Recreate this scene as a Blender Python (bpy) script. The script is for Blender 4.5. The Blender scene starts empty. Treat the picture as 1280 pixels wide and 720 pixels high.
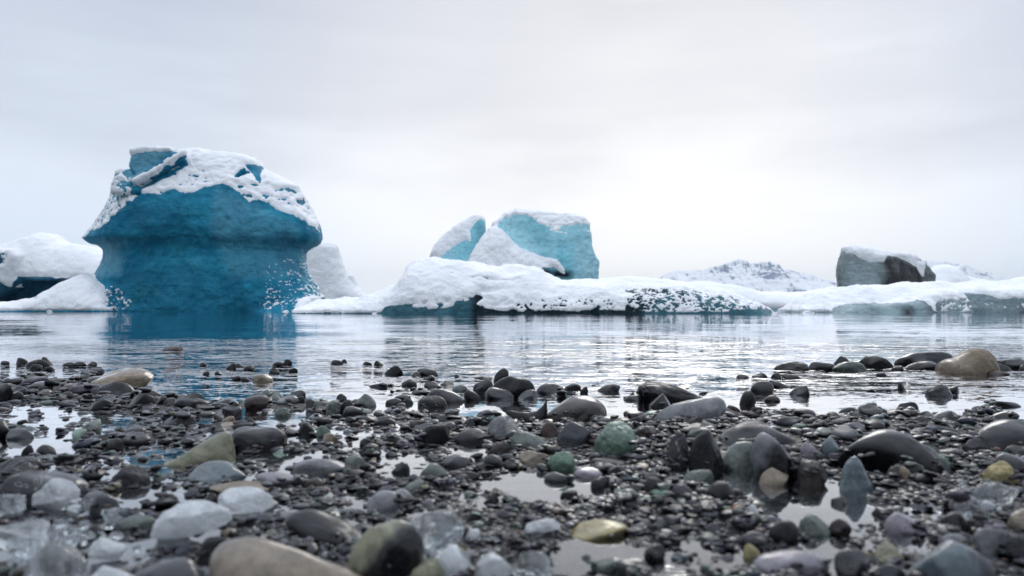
import bpy, math
import numpy as np

# ------------------------------------------------------------------ camera, sky, sun, exposure
R = math.radians
scene = bpy.context.scene
COL = scene.collection
CAM_H = 0.15            # camera height over the water, metres
FPX = 924.0             # focal length in pixels of the 1280 px wide photograph
HOR = 385.5             # row of the horizon in the photograph

cam_data = bpy.data.cameras.new('camera')
cam = bpy.data.objects.new('camera', cam_data)
COL.objects.link(cam)
cam.location = (0, 0, CAM_H)
cam.rotation_euler = (R(90), 0, 0)
cam_data.sensor_width = 36.0
cam_data.lens = 36.0 * FPX / 1280.0
cam_data.shift_y = (HOR - 360.0) / 1280.0
cam_data.clip_start = 0.01
cam_data.clip_end = 60000
cam_data.dof.use_dof = True
cam_data.dof.focus_distance = 1.85
cam_data.dof.aperture_fstop = 8.6
cam_data.dof.aperture_blades = 0
scene.camera = cam

SUN_EL, SUN_AZ = 32.0, 14.0      # degrees, azimuth measured from +Y to +X
world = bpy.data.worlds.new('World')
scene.world = world
world.use_nodes = True
wt = world.node_tree
wt.nodes.clear()
def wn(kind, **kw):
    n = wt.nodes.new(kind)
    for k, v in kw.items():
        setattr(n, k, v)
    return n
def wmath(op, a, b=None, c=None):
    n = wn('ShaderNodeMath', operation=op)
    for i, v in enumerate((a, b, c)):
        if v is None: continue
        if isinstance(v, (int, float)): n.inputs[i].default_value = v
        else: wt.links.new(v, n.inputs[i])
    return n.outputs[0]
sky = wn('ShaderNodeTexSky', sky_type='NISHITA')
sky.sun_disc = False
sky.sun_elevation = R(SUN_EL)
sky.sun_rotation = R(SUN_AZ)
bg_sky = wn('ShaderNodeBackground'); bg_sky.inputs[1].default_value = 0.10
wt.links.new(sky.outputs[0], bg_sky.inputs[0])
tc = wn('ShaderNodeTexCoord')
sep = wn('ShaderNodeSeparateXYZ'); wt.links.new(tc.outputs['Generated'], sep.inputs[0])
mp = wn('ShaderNodeMapping'); mp.inputs['Scale'].default_value = (1.6, 1.0, 5.0)
mp.inputs['Rotation'].default_value = (0, R(-14), 0)
wt.links.new(tc.outputs['Generated'], mp.inputs[0])
cn = wn('ShaderNodeTexNoise'); cn.inputs['Scale'].default_value = 1.5
cn.inputs['Detail'].default_value = 5; cn.inputs['Roughness'].default_value = 0.45
wt.links.new(mp.outputs[0], cn.inputs['Vector'])
# height of the cloud deck with a little unevenness
mp2 = wn('ShaderNodeMapping'); mp2.inputs['Scale'].default_value = (1.0, 0.6, 7.0); mp2.inputs['Rotation'].default_value = (0, R(-10), 0)
wt.links.new(tc.outputs['Generated'], mp2.inputs[0])
cn2 = wn('ShaderNodeTexNoise'); cn2.inputs['Scale'].default_value = 2.6; cn2.inputs['Detail'].default_value = 6; cn2.inputs['Roughness'].default_value = 0.55
wt.links.new(mp2.outputs[0], cn2.inputs['Vector'])
elev = wmath('ADD', sep.outputs[2], wmath('MULTIPLY', wmath('SUBTRACT', cn.outputs[0], 0.5), 0.34))
elev = wmath('ADD', elev, wmath('MULTIPLY', wmath('SUBTRACT', cn2.outputs[0], 0.5), 0.12))
ramp = wn('ShaderNodeValToRGB')
els = ramp.color_ramp.elements
SKY_STOPS = [(0.0, (0.73, 0.785, 0.86)), (0.07, (0.735, 0.765, 0.81)), (0.16, (0.735, 0.74, 0.76)),
             (0.27, (0.58, 0.588, 0.615)), (0.40, (0.50, 0.508, 0.545)), (1.0, (1.36, 1.36, 1.40))]
els[0].position, els[0].color = SKY_STOPS[0][0], (*SKY_STOPS[0][1], 1)
els[1].position, els[1].color = SKY_STOPS[-1][0], (*SKY_STOPS[-1][1], 1)
for p, c in SKY_STOPS[1:-1]:
    e = els.new(p); e.color = (*c, 1)
wt.links.new(elev, ramp.inputs[0])
# brighter, warmer thin cloud towards the hidden sun; duller and bluer to the left
glow_dir = (math.sin(R(7)) * math.cos(R(10)), math.cos(R(7)) * math.cos(R(10)), math.sin(R(10)))
dot = wn('ShaderNodeVectorMath', operation='DOT_PRODUCT')
wt.links.new(tc.outputs['Generated'], dot.inputs[0]); dot.inputs[1].default_value = glow_dir
gl = wn('ShaderNodeMapRange', interpolation_type='SMOOTHSTEP')
gl.inputs['From Min'].default_value = 0.84; gl.inputs['From Max'].default_value = 1.0
wt.links.new(dot.outputs['Value'], gl.inputs['Value'])
gmix = wn('ShaderNodeMix', data_type='RGBA', blend_type='MULTIPLY'); gmix.inputs[0].default_value = 1.0
gcol = wn('ShaderNodeMix', data_type='RGBA')
gcol.inputs[6].default_value = (0.80, 0.87, 0.965, 1); gcol.inputs[7].default_value = (1.08, 1.08, 1.075, 1)
wt.links.new(gl.outputs[0], gcol.inputs[0])
bk = wn('ShaderNodeMapRange', interpolation_type='SMOOTHSTEP')     # unseen sky behind the camera, dimmed to keep stone fronts dark
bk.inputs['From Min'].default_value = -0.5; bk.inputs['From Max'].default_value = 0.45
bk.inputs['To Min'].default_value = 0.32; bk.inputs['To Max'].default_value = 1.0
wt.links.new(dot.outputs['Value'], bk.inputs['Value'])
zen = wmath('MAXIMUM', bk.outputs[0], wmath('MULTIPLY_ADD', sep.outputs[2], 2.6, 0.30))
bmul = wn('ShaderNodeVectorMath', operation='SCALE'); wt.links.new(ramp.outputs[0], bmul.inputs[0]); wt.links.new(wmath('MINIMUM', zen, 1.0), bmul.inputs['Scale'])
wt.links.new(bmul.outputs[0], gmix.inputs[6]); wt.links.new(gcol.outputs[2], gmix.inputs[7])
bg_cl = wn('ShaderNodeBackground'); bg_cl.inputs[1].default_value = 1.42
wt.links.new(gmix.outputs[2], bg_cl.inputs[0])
mixw = wn('ShaderNodeMixShader'); mixw.inputs[0].default_value = 0.93
wt.links.new(bg_sky.outputs[0], mixw.inputs[1]); wt.links.new(bg_cl.outputs[0], mixw.inputs[2])
wout = wn('ShaderNodeOutputWorld'); wt.links.new(mixw.outputs[0], wout.inputs[0])

sun_data = bpy.data.lights.new('sun', 'SUN')
sun_data.energy = 0.7
sun_data.angle = R(25)
sun_data.color = (1.0, 0.96, 0.9)
sun = bpy.data.objects.new('sun', sun_data)
COL.objects.link(sun)
sun.rotation_euler = (R(-(90 - SUN_EL)), 0, R(-SUN_AZ))
sun.rotation_euler = (R(90 - SUN_EL), 0, R(180 - SUN_AZ))

vs = scene.view_settings
vs.view_transform = 'Standard'; vs.look = 'None'; vs.exposure = 0.0; vs.gamma = 1.0
vs.use_curve_mapping = False
scene.render.engine = 'CYCLES'
cy = scene.cycles
cy.max_bounces = 8; cy.diffuse_bounces = 3; cy.glossy_bounces = 4; cy.transmission_bounces = 6
cy.transparent_max_bounces = 12; cy.volume_bounces = 0
cy.caustics_reflective = False; cy.caustics_refractive = False
cy.use_denoising = True
cy.sample_clamp_indirect = 4

# ------------------------------------------------------------------ helpers
rng = np.random.default_rng(7)
PERM = np.random.default_rng(99).permutation(256).astype(np.int64)
PERM = np.concatenate([PERM, PERM, PERM])
PVAL = np.random.default_rng(5).random(256)
def vnoise(P):
    """value noise 0..1, P is (n,3)"""
    P = np.asarray(P, float)
    I = np.floor(P).astype(np.int64); F = P - I
    F = F * F * F * (F * (F * 6 - 15) + 10)
    I &= 255
    out = np.zeros(len(P))
    for dx in (0, 1):
        wx = F[:, 0] if dx else 1 - F[:, 0]
        a = PERM[(I[:, 0] + dx) & 255]
        for dy in (0, 1):
            wy = F[:, 1] if dy else 1 - F[:, 1]
            b = PERM[(a + I[:, 1] + dy) & 255]
            for dz in (0, 1):
                wz = F[:, 2] if dz else 1 - F[:, 2]
                out += wx * wy * wz * PVAL[PERM[(b + I[:, 2] + dz) & 255]]
    return out
def fbm(P, octs=4, gain=0.5, lac=2.03):
    """about -1..1"""
    s = 0; a = 1.0; t = 0; P = np.asarray(P, float)
    for o in range(octs):
        s = s + a * (vnoise(P + 17.3 * o) * 2 - 1); t += a
        a *= gain; P = P * lac
    return s / t
def ridged(P, octs=4):
    s = 0; a = 1.0; t = 0; P = np.asarray(P, float)
    for o in range(octs):
        s = s + a * (1 - np.abs(vnoise(P + 31.7 * o) * 2 - 1)); t += a
        a *= 0.5; P = P * 2.1
    return s / t

def props(o, label=None, cat=None, group=None, kind=None):
    if label: o['label'] = label
    if cat: o['category'] = cat
    if group: o['group'] = group
    if kind: o['kind'] = kind
    return o
def new_mesh(name, V, Fq, mat, parent=None, smooth=True, attrs=None, loc=None):
    """Fq: (n,3) or (n,4) index array"""
    me = bpy.data.meshes.new(name)
    V = np.ascontiguousarray(V, np.float32); Fq = np.ascontiguousarray(Fq, np.int32)
    k = Fq.shape[1]
    me.vertices.add(len(V)); me.vertices.foreach_set('co', V.ravel())
    me.loops.add(Fq.size); me.loops.foreach_set('vertex_index', Fq.ravel())
    me.polygons.add(len(Fq))
    me.polygons.foreach_set('loop_start', np.arange(0, Fq.size, k, dtype=np.int32))
    try: me.polygons.foreach_set('loop_total', np.full(len(Fq), k, np.int32))
    except Exception: pass
    me.polygons.foreach_set('use_smooth', np.full(len(Fq), smooth, bool))
    me.update(calc_edges=True)
    for an, av in (attrs or {}).items():
        av = np.asarray(av, np.float32)
        if av.ndim == 1:
            at = me.attributes.new(an, 'FLOAT', 'POINT'); at.data.foreach_set('value', av)
        else:
            at = me.attributes.new(an, 'FLOAT_COLOR', 'POINT')
            at.data.foreach_set('color', np.concatenate([av, np.ones((len(av), 1), np.float32)], 1).ravel())
    if mat: me.materials.append(mat)
    o = bpy.data.objects.new(name, me)
    COL.objects.link(o)
    if loc is not None: o.location = loc
    if parent is not None: o.parent = parent
    return o
def empty(name, loc):
    o = bpy.data.objects.new(name, None); COL.objects.link(o); o.location = loc
    o.empty_display_size = 0.1
    return o

# ---- materials
class Mat:
    def __init__(s, name):
        s.m = bpy.data.materials.new(name); s.m.use_nodes = True
        s.t = s.m.node_tree; s.t.nodes.clear()
        s.out = s.n('ShaderNodeOutputMaterial')
    def n(s, kind, **kw):
        x = s.t.nodes.new(kind)
        for k, v in kw.items(): setattr(x, k, v)
        return x
    def set(s, inp, v):
        if isinstance(v, (int, float, tuple)):
            if isinstance(v, tuple) and len(v) == 3 and inp.type == 'RGBA': v = (*v, 1)
            inp.default_value = v
        else: s.t.links.new(v, inp)
    def math(s, op, a, b=None, c=None, clamp=False):
        x = s.n('ShaderNodeMath', operation=op); x.use_clamp = clamp
        for i, v in enumerate((a, b, c)):
            if v is not None: s.set(x.inputs[i], v)
        return x.outputs[0]
    def mix(s, f, a, b, mode='MIX'):
        x = s.n('ShaderNodeMix', data_type='RGBA', blend_type=mode)
        s.set(x.inputs[0], f); s.set(x.inputs[6], a); s.set(x.inputs[7], b)
        return x.outputs[2]
    def rng(s, v, a, b, c=0.0, d=1.0, smooth=False):
        x = s.n('ShaderNodeMapRange')
        if smooth: x.interpolation_type = 'SMOOTHSTEP'
        s.set(x.inputs[0], v)
        for i, q in enumerate((a, b, c, d)): s.set(x.inputs[1 + i], q)
        return x.outputs[0]
    def pos(s, scale=(1, 1, 1), src='Object'):
        tcx = s.n('ShaderNodeTexCoord')
        mpx = s.n('ShaderNodeMapping'); mpx.inputs['Scale'].default_value = scale
        s.t.links.new(tcx.outputs[src], mpx.inputs[0]); return mpx.outputs[0]
    def wpos(s, scale=(1, 1, 1)):
        g = s.n('ShaderNodeNewGeometry')
        mpx = s.n('ShaderNodeMapping'); mpx.inputs['Scale'].default_value = scale
        s.t.links.new(g.outputs['Position'], mpx.inputs[0]); return mpx.outputs[0]
    def noise(s, vec, scale, detail=3, rough=0.5, dist=0.0):
        x = s.n('ShaderNodeTexNoise'); s.set(x.inputs['Vector'], vec)
        x.inputs['Scale'].default_value = scale; x.inputs['Detail'].default_value = detail
        x.inputs['Roughness'].default_value = rough; x.inputs['Distortion'].default_value = dist
        return x.outputs[0]
    def voro(s, vec, scale, feature='F1', rnd=1.0):
        x = s.n('ShaderNodeTexVoronoi', feature=feature); s.set(x.inputs['Vector'], vec)
        x.inputs['Scale'].default_value = scale; x.inputs['Randomness'].default_value = rnd
        return x.outputs['Distance']
    def attr(s, name, out='Fac'):
        x = s.n('ShaderNodeAttribute'); x.attribute_name = name; return x.outputs[out]
    def bump(s, h, dist, strength=1.0, normal=None):
        x = s.n('ShaderNodeBump'); s.set(x.inputs['Height'], h)
        x.inputs['Distance'].default_value = dist; s.set(x.inputs['Strength'], strength)
        if normal is not None: s.set(x.inputs['Normal'], normal)
        return x.outputs[0]
    def principled(s, **kw):
        p = s.n('ShaderNodeBsdfPrincipled')
        for k, v in kw.items(): s.set(p.inputs[k.replace('_', ' ')], v)
        return p.outputs[0]
    def finish(s, sh):
        s.t.links.new(sh, s.out.inputs[0]); return s.m

def snow_material():
    M = Mat('snow')
    w = M.wpos()
    n1 = M.noise(w, 1.3, 5, 0.6); n2 = M.noise(w, 9.0, 4, 0.6)
    c = M.mix(M.rng(n1, 0.3, 0.7), (0.90, 0.92, 0.95), (0.96, 0.965, 0.97))
    n3 = M.noise(w, 30.0, 3, 0.6)
    nb = M.bump(n1, 0.25, 0.4); nb = M.bump(n2, 0.06, 0.8, nb); nb = M.bump(n3, 0.015, 0.6, nb)
    return M.finish(M.principled(Base_Color=c, Roughness=0.75, Specular_IOR_Level=0.25, Normal=nb))
SNOW = snow_material()

def ice_material(name, deep, pale, dark, grain=1.0, gloss=0.35):
    """deep and pale ice tones; 'dirt' attribute brings in the dark tone"""
    M = Mat(name)
    w = M.wpos()
    wv = M.wpos((1.0, 1.0, 0.35))
    n1 = M.noise(w, 0.45 * grain, 5, 0.55, 0.4)
    n2 = M.noise(wv, 1.6 * grain, 6, 0.65, 0.8)
    n3 = M.noise(w, 7.0 * grain, 4, 0.6)
    c = M.mix(M.rng(n1, 0.32, 0.68, smooth=True), deep, pale)
    c = M.mix(M.rng(n2, 0.5, 0.8, 0, 0.4), c, M.mix(0.12, pale, (0.55, 0.75, 0.82)))
    tone = M.attr('tone')
    c = M.mix(M.math('MULTIPLY', tone, M.rng(n2, 0.25, 0.6, 0.6, 1.0)), c, M.mix(0.35, pale, (0.5, 0.68, 0.74)))
    band = M.noise(M.wpos((0.12, 0.12, 1.0)), 3.0 * grain, 5, 0.65, 0.6)      # yearly layers, nearly level
    c = M.mix(M.rng(band, 0.40, 0.70, 0.0, 0.30), c, M.mix(1.0, c, (0.55, 0.66, 0.72), 'MULTIPLY'))
    c = M.mix(M.rng(band, 0.42, 0.30, 0.0, 0.35), c, M.mix(0.5, pale, (0.25, 0.55, 0.66)))
    fn = M.noise(M.wpos((1.0, 1.0, 0.30)), 0.55 * grain, 3, 0.5, 1.4)
    frac = M.math('MULTIPLY', M.rng(M.math('ABSOLUTE', M.math('SUBTRACT', fn, 0.5)), 0.0, 0.006, 1.0, 0.0), M.rng(n1, 0.45, 0.60))
    c = M.mix(M.math('MULTIPLY', frac, 0.5), c, M.mix(1.0, c, (0.35, 0.45, 0.5), 'MULTIPLY'))
    d = M.math('MULTIPLY', M.attr('dirt'), M.rng(n2, 0.2, 0.5, 0.55, 1.0), clamp=True)
    c = M.mix(d, c, dark)
    c = M.mix(M.rng(n3, 0.6, 0.85, 0, 0.10), c, (0.5, 0.7, 0.8))
    nb = M.bump(n2, 0.35 / grain, 0.6); nb = M.bump(n3, 0.06 / grain, 0.9, nb); nb = M.bump(band, 0.12 / grain, 0.5, nb)
    vv = M.voro(w, 3.2 * grain, 'SMOOTH_F1')
    nb = M.bump(vv, 0.10 / grain, 0.6, nb)
    return M.finish(M.principled(Base_Color=c, Roughness=gloss, Specular_IOR_Level=0.14, Normal=nb, IOR=1.31))

def rock_material():
    """wet beach stone: own colour from the 'tint' attribute"""
    M = Mat('wet_stone')
    o = M.pos(src='Object')
    info = M.n('ShaderNodeObjectInfo')
    add = M.n('ShaderNodeVectorMath', operation='ADD'); M.set(add.inputs[0], o)
    M.set(add.inputs[1], info.outputs['Random'])
    p = add.outputs[0]
    tint = M.attr('tint', 'Color'); rough_a = M.attr('rough')
    lay = M.noise(M.pos((0.5, 0.7, 5.0)), 30, 4, 0.6, 1.0)
    n1 = M.noise(p, 38, 5, 0.62, 0.5); n2 = M.noise(p, 210, 4, 0.65); n3 = M.noise(p, 900, 2, 0.6)
    c = M.mix(M.rng(n1, 0.3, 0.7, 0, 1), M.mix(1.0, tint, (0.62, 0.62, 0.64), 'MULTIPLY'), M.mix(1.0, tint, (1.45, 1.43, 1.4), 'MULTIPLY'))
    c = M.mix(M.rng(n2, 0.35, 0.75, 0, 0.75), c, M.mix(1.0, c, (0.45, 0.45, 0.47), 'MULTIPLY'))
    c = M.mix(M.math('MULTIPLY', M.attr('layer'), M.rng(lay, 0.42, 0.60)), c, M.mix(1.0, c, (2.0, 1.95, 1.9), 'MULTIPLY'))
    sp = M.math('MULTIPLY', M.rng(n3, 0.58, 0.72), M.rng(rough_a, 0.2, 0.9, 0.15, 0.8))
    c = M.mix(sp, c, M.mix(0.18, M.mix(1.0, c, (2.2, 2.2, 2.1), 'MULTIPLY'), (0.4, 0.4, 0.38)))
    # thin pale mineral veins on some stones
    vn = M.noise(M.pos((1, 1, 2.2)), 26, 3, 0.5, 1.5)
    vein = M.rng(M.math('ABSOLUTE', M.math('SUBTRACT', vn, 0.5)), 0.0, 0.006, 1.0, 0.0)
    c = M.mix(M.math('MULTIPLY', vein, M.attr('vein')), c, (0.36, 0.36, 0.35))
    film = M.noise(p, 16, 3, 0.55, 0.8)
    ro = M.math('ADD', M.rng(film, 0.42, 0.58, 0.14, 0.40), M.math('MULTIPLY', rough_a, 0.22))
    nb = M.bump(n1, 0.004, M.math('MULTIPLY_ADD', rough_a, 0.8, 0.10))
    nb = M.bump(n2, 0.0009, M.math('MULTIPLY_ADD', rough_a, 0.8, 0.25), nb)
    nb = M.bump(n3, 0.00022, 0.5, nb)
    return M.finish(M.principled(Base_Color=c, Roughness=ro, Specular_IOR_Level=0.28, Normal=nb,
                                 Coat_Weight=M.math('MULTIPLY', M.rng(film, 0.60, 0.40), M.rng(rough_a, 0.0, 0.9, 1.0, 0.7)), Coat_Roughness=0.10, Coat_IOR=1.33))
ROCK = rock_material()

def clear_ice_material(name='clear_ice', lo=0.1, hi=0.5, col=(0.90, 0.96, 0.98)):
    """melting ice: glass with drifts of white bubbles in it"""
    M = Mat(name)
    p = M.pos()
    n = M.noise(p, 45, 4, 0.6, 1.2); n2 = M.noise(p, 170, 3, 0.6, 0.5)
    nb = M.bump(n2, 0.0016, 0.8); nb = M.bump(n, 0.003, 0.4, nb)
    glass = M.principled(Base_Color=col, Roughness=0.04, Transmission_Weight=1.0, IOR=1.31, Normal=nb)
    white = M.principled(Base_Color=(0.90, 0.93, 0.95), Roughness=0.2, Normal=nb, Coat_Weight=1.0, Coat_Roughness=0.05)
    trl = M.n('ShaderNodeBsdfTranslucent'); M.set(trl.inputs[0], (0.92, 0.95, 0.97)); M.set(trl.inputs['Normal'], nb)
    wt_ = M.n('ShaderNodeMixShader'); wt_.inputs[0].default_value = 0.45
    M.t.links.new(white, wt_.inputs[1]); M.t.links.new(trl.outputs[0], wt_.inputs[2])
    mx = M.n('ShaderNodeMixShader'); M.set(mx.inputs[0], M.rng(n, 0.38, 0.62, lo, hi, smooth=True))
    M.t.links.new(glass, mx.inputs[1]); M.t.links.new(wt_.outputs[0], mx.inputs[2])
    return M.finish(mx.outputs[0])

# ------------------------------------------------------------------ water and lake bed
def axis(fine0, fine1, step, far, growth=1.12):
    a = list(np.arange(fine0, fine1 + 1e-9, step))
    s = step
    while a[-1] < far: s *= growth; a.append(a[-1] + s)
    s = step; b = []
    x = fine0
    while x > -far: s *= growth; x -= s; b.append(x)
    return np.array(b[::-1] + a)
def gridmesh(xs, ys, zfun):
    X, Y = np.meshgrid(xs, ys)
    Z = zfun(X.ravel(), Y.ravel())
    V = np.stack([X.ravel(), Y.ravel(), Z], 1)
    nx, ny = len(xs), len(ys)
    i = np.arange(nx - 1)[None, :] + np.arange(ny - 1)[:, None] * nx
    i = i.ravel()
    return V, np.stack([i, i + 1, i + nx + 1, i + nx], 1)

def px_of(x, y, z=0.0):
    return 640 + FPX * x / y, HOR + FPX * (CAM_H - z) / y
def ground_at(px, py, z=0.0):
    d = (CAM_H - z) * FPX / (py - HOR)
    return (px - 640) * d / FPX, d

# pools of open water among the stones: px, py, half width, half height, depth
POOLS = [(262, 485, 92, 12, 0.035), (110, 522, 45, 6, 0.006), (40, 512, 40, 6, 0.007), (600, 505, 120, 11, 0.016),
         (430, 488, 70, 10, 0.012), (1120, 489, 240, 22, 0.028), (760, 512, 60, 12, 0.014), (690, 608, 62, 22, 0.012),
         (1030, 634, 62, 26, 0.022), (940, 600, 60, 16, 0.014), (745, 700, 55, 26, 0.012), (30, 560, 60, 14, 0.010),
         (330, 520, 60, 10, 0.012), (225, 572, 38, 12, 0.010), (990, 700, 60, 16, 0.010), (1150, 640, 50, 10, 0.008),
         (1010, 515, 80, 9, 0.012), (590, 565, 22, 14, 0.012), (1210, 566, 60, 8, 0.008), (340, 573, 50, 8, 0.008), (175,620,60,12,0.006)]
def bed_height(x, y):
    x = np.asarray(x, float); y = np.asarray(y, float)
    yy = np.maximum(y, 0.2)
    px = 640 + FPX * x / yy; py = HOR + FPX * CAM_H / yy
    # shoreline: bed rises towards the camera and beyond it
    z = np.interp(y, [-50, -5, -1.0, 0.3, 0.8, 1.15, 1.45, 1.75, 2.2, 3.5, 8, 30, 200, 40000],
                     [2.6, 0.55, 0.05, 0.0015, -0.0045, -0.0062, -0.0105, -0.021, -0.042, -0.16, -0.8, -3, -8, -8])
    P = np.stack([x * 3.1, y * 3.1, np.zeros_like(x)], -1).reshape(-1, 3)
    near = np.exp(-np.maximum(y - 1.0, 0) / 2.0)
    z = z + (fbm(P, 3) * 0.007 * near.ravel()).reshape(x.shape)
    P2 = P * 3.7 + 5
    z = z + (fbm(P2, 3) * 0.004 * near.ravel()).reshape(x.shape)
    # low bar of stones on the left and the spit of boulders on the right
    z = z + 0.014 * np.exp(-((px - 90) / 160) ** 2 - ((py - 482) / 26) ** 2) * (y > 0.3)
    z = z + 0.016 * np.exp(-((px - 1130) / 170) ** 2 - ((py - 540) / 26) ** 2) * (y > 0.3)
    z = z + 0.012 * np.exp(-((px - 800) / 260) ** 2 - ((py - 548) / 24) ** 2) * (y > 0.3)
    z = z + 0.010 * np.exp(-((px - 360) / 60) ** 2 - ((py - 506) / 12) ** 2) * (y > 0.3)
    z = z + 0.0075 * np.exp(-((px - 140) / 220) ** 2 - ((py - 540) / 36) ** 2) * (y > 0.3)
    z = z + 0.0055 * np.exp(-((px - 460) / 130) ** 2 - ((py - 522) / 20) ** 2) * (y > 0.3)
    z = z + 0.012 * np.exp(-((px - 230) / 90) ** 2 - ((py - 509) / 9) ** 2) * (y > 0.3)
    for (cx, cyy, rx, ry, dep) in POOLS:
        r2 = ((px - cx) / rx) ** 2 + ((py - cyy) / ry) ** 2
        z = z - 0.9 * dep * np.exp(-r2 ** 1.5) * (y > 0.25)
    return z

def make_ground():
    M = Mat('gravelly_lake_bed')
    w = M.wpos()
    n1 = M.noise(w, 8, 5, 0.6); n2 = M.noise(w, 150, 4, 0.7); v = M.voro(w, 260)
    c = M.mix(M.rng(n2, 0.3, 0.7), (0.008, 0.008, 0.009), (0.034, 0.032, 0.032))
    c = M.mix(M.rng(n1, 0.4, 0.7), c, (0.022, 0.021, 0.020))
    nb = M.bump(v, 0.003, 1.0); nb = M.bump(n2, 0.002, 0.8, nb)
    m = M.finish(M.principled(Base_Color=c, Roughness=0.4, Normal=nb, Specular_IOR_Level=0.5))
    xs = axis(-2.2, 2.2, 0.014, 40000, 1.35); ys = axis(0.1, 2.6, 0.014, 40000, 1.35)
    V, F = gridmesh(xs, ys, bed_height)
    props(new_mesh('lake_bed', V, F, m), kind='structure')
make_ground()

def make_water():
    M = Mat('lagoon_water')
    g = M.n('ShaderNodeNewGeometry')
    sp = M.n('ShaderNodeSeparateXYZ'); M.set(sp.inputs[0], g.outputs['Position'])
    w1 = M.wpos((1.0, 2.0, 1)); w2 = M.wpos((0.6, 1.5, 1)); w3 = M.wpos((0.35, 1.0, 1))
    def slope(vec, scale, detail, rough, dist):
        x = M.n('ShaderNodeTexNoise'); M.set(x.inputs['Vector'], vec)
        x.inputs['Scale'].default_value = scale; x.inputs['Detail'].default_value = detail
        x.inputs['Roughness'].default_value = rough; x.inputs['Distortion'].default_value = dist
        v = M.n('ShaderNodeVectorMath', operation='SUBTRACT'); M.set(v.inputs[0], x.outputs['Color']); v.inputs[1].default_value = (0.5, 0.5, 0.5)
        return v.outputs[0]
    def vscale(v, f):
        x = M.n('ShaderNodeVectorMath', operation='SCALE'); M.set(x.inputs[0], v); M.set(x.inputs['Scale'], f); return x.outputs[0]
    def vadd(a_, b_):
        x = M.n('ShaderNodeVectorMath', operation='ADD'); M.set(x.inputs[0], a_); M.set(x.inputs[1], b_); return x.outputs[0]
    yv = sp.outputs[1]
    r1 = slope(w1, 42, 3, 0.6, 0.8)               # wind ripples, centimetres
    r2 = slope(w2, 11, 4, 0.6, 0.6)
    r3 = slope(w3, 2.2, 4, 0.55, 0.3)             # slow undulation of the open lagoon
    patch = M.noise(M.wpos((0.30, 0.9, 1)), 2.2, 4, 0.55)
    near = M.math('MULTIPLY', M.rng(yv, 1.15, 1.72, 0.11, 1.0, smooth=True), M.rng(yv, 0.72, 1.0, 0.12, 1.0, smooth=True))
    mid = M.rng(yv, 2.6, 4.2, 1.0, 0.0, smooth=True)
    pm = M.rng(patch, 0.35, 0.62, 0.3, 1.3, smooth=True)
    amp = M.math('MULTIPLY', M.math('MULTIPLY', near, M.math('MULTIPLY_ADD', mid, 2.1, 0.050)), pm)
    tot = vadd(vadd(vscale(r1, amp), vscale(r2, M.math('MULTIPLY', amp, 1.1))), vscale(r3, M.math('MULTIPLY', near, 0.05)))
    flat_ = M.n('ShaderNodeVectorMath', operation='MULTIPLY'); M.set(flat_.inputs[0], tot); flat_.inputs[1].default_value = (0.8, 1.0, 0.0)
    nn = M.n('ShaderNodeVectorMath', operation='NORMALIZE'); M.set(nn.inputs[0], vadd(flat_.outputs[0], (0.0, 0.0, 1.0)))
    nb = nn.outputs[0]
    fr = M.n('ShaderNodeFresnel'); fr.inputs[0].default_value = 1.333; M.set(fr.inputs['Normal'], nb)
    gl = M.n('ShaderNodeBsdfGlossy'); gl.inputs['Roughness'].default_value = 0.02
    M.set(gl.inputs['Color'], (0.97, 0.98, 1.0)); M.set(gl.inputs['Normal'], nb)
    tr = M.n('ShaderNodeBsdfTransparent')
    # near the shore one looks through it; the open lagoon is deep and dark
    depth = M.rng(sp.outputs[1], 1.6, 6.0, 0.0, 1.0, smooth=True)
    M.set(tr.inputs[0], M.mix(depth, (0.86, 0.92, 0.93), (0.25, 0.42, 0.47)))
    deep = M.n('ShaderNodeBsdfDiffuse'); M.set(deep.inputs[0], (0.02, 0.06, 0.075))
    body = M.n('ShaderNodeMixShader'); M.set(body.inputs[0], M.math('MULTIPLY', depth, 0.85))
    M.t.links.new(tr.outputs[0], body.inputs[1]); M.t.links.new(deep.outputs[0], body.inputs[2])
    mx = M.n('ShaderNodeMixShader'); M.set(mx.inputs[0], M.rng(fr.outputs[0], 0.0, 0.44, 0.0, 0.97))
    M.t.links.new(body.outputs[0], mx.inputs[1]); M.t.links.new(gl.outputs[0], mx.inputs[2])
    m = M.finish(mx.outputs[0])
    xs = axis(-3, 3, 0.5, 40000, 1.5); ys = axis(-0.5, 6, 0.5, 40000, 1.5)
    ys = ys[ys > -6]
    V, F = gridmesh(xs, ys, lambda x, y: np.zeros_like(x))
    props(new_mesh('lagoon_water', V, F, m), kind='structure')
make_water()

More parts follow.
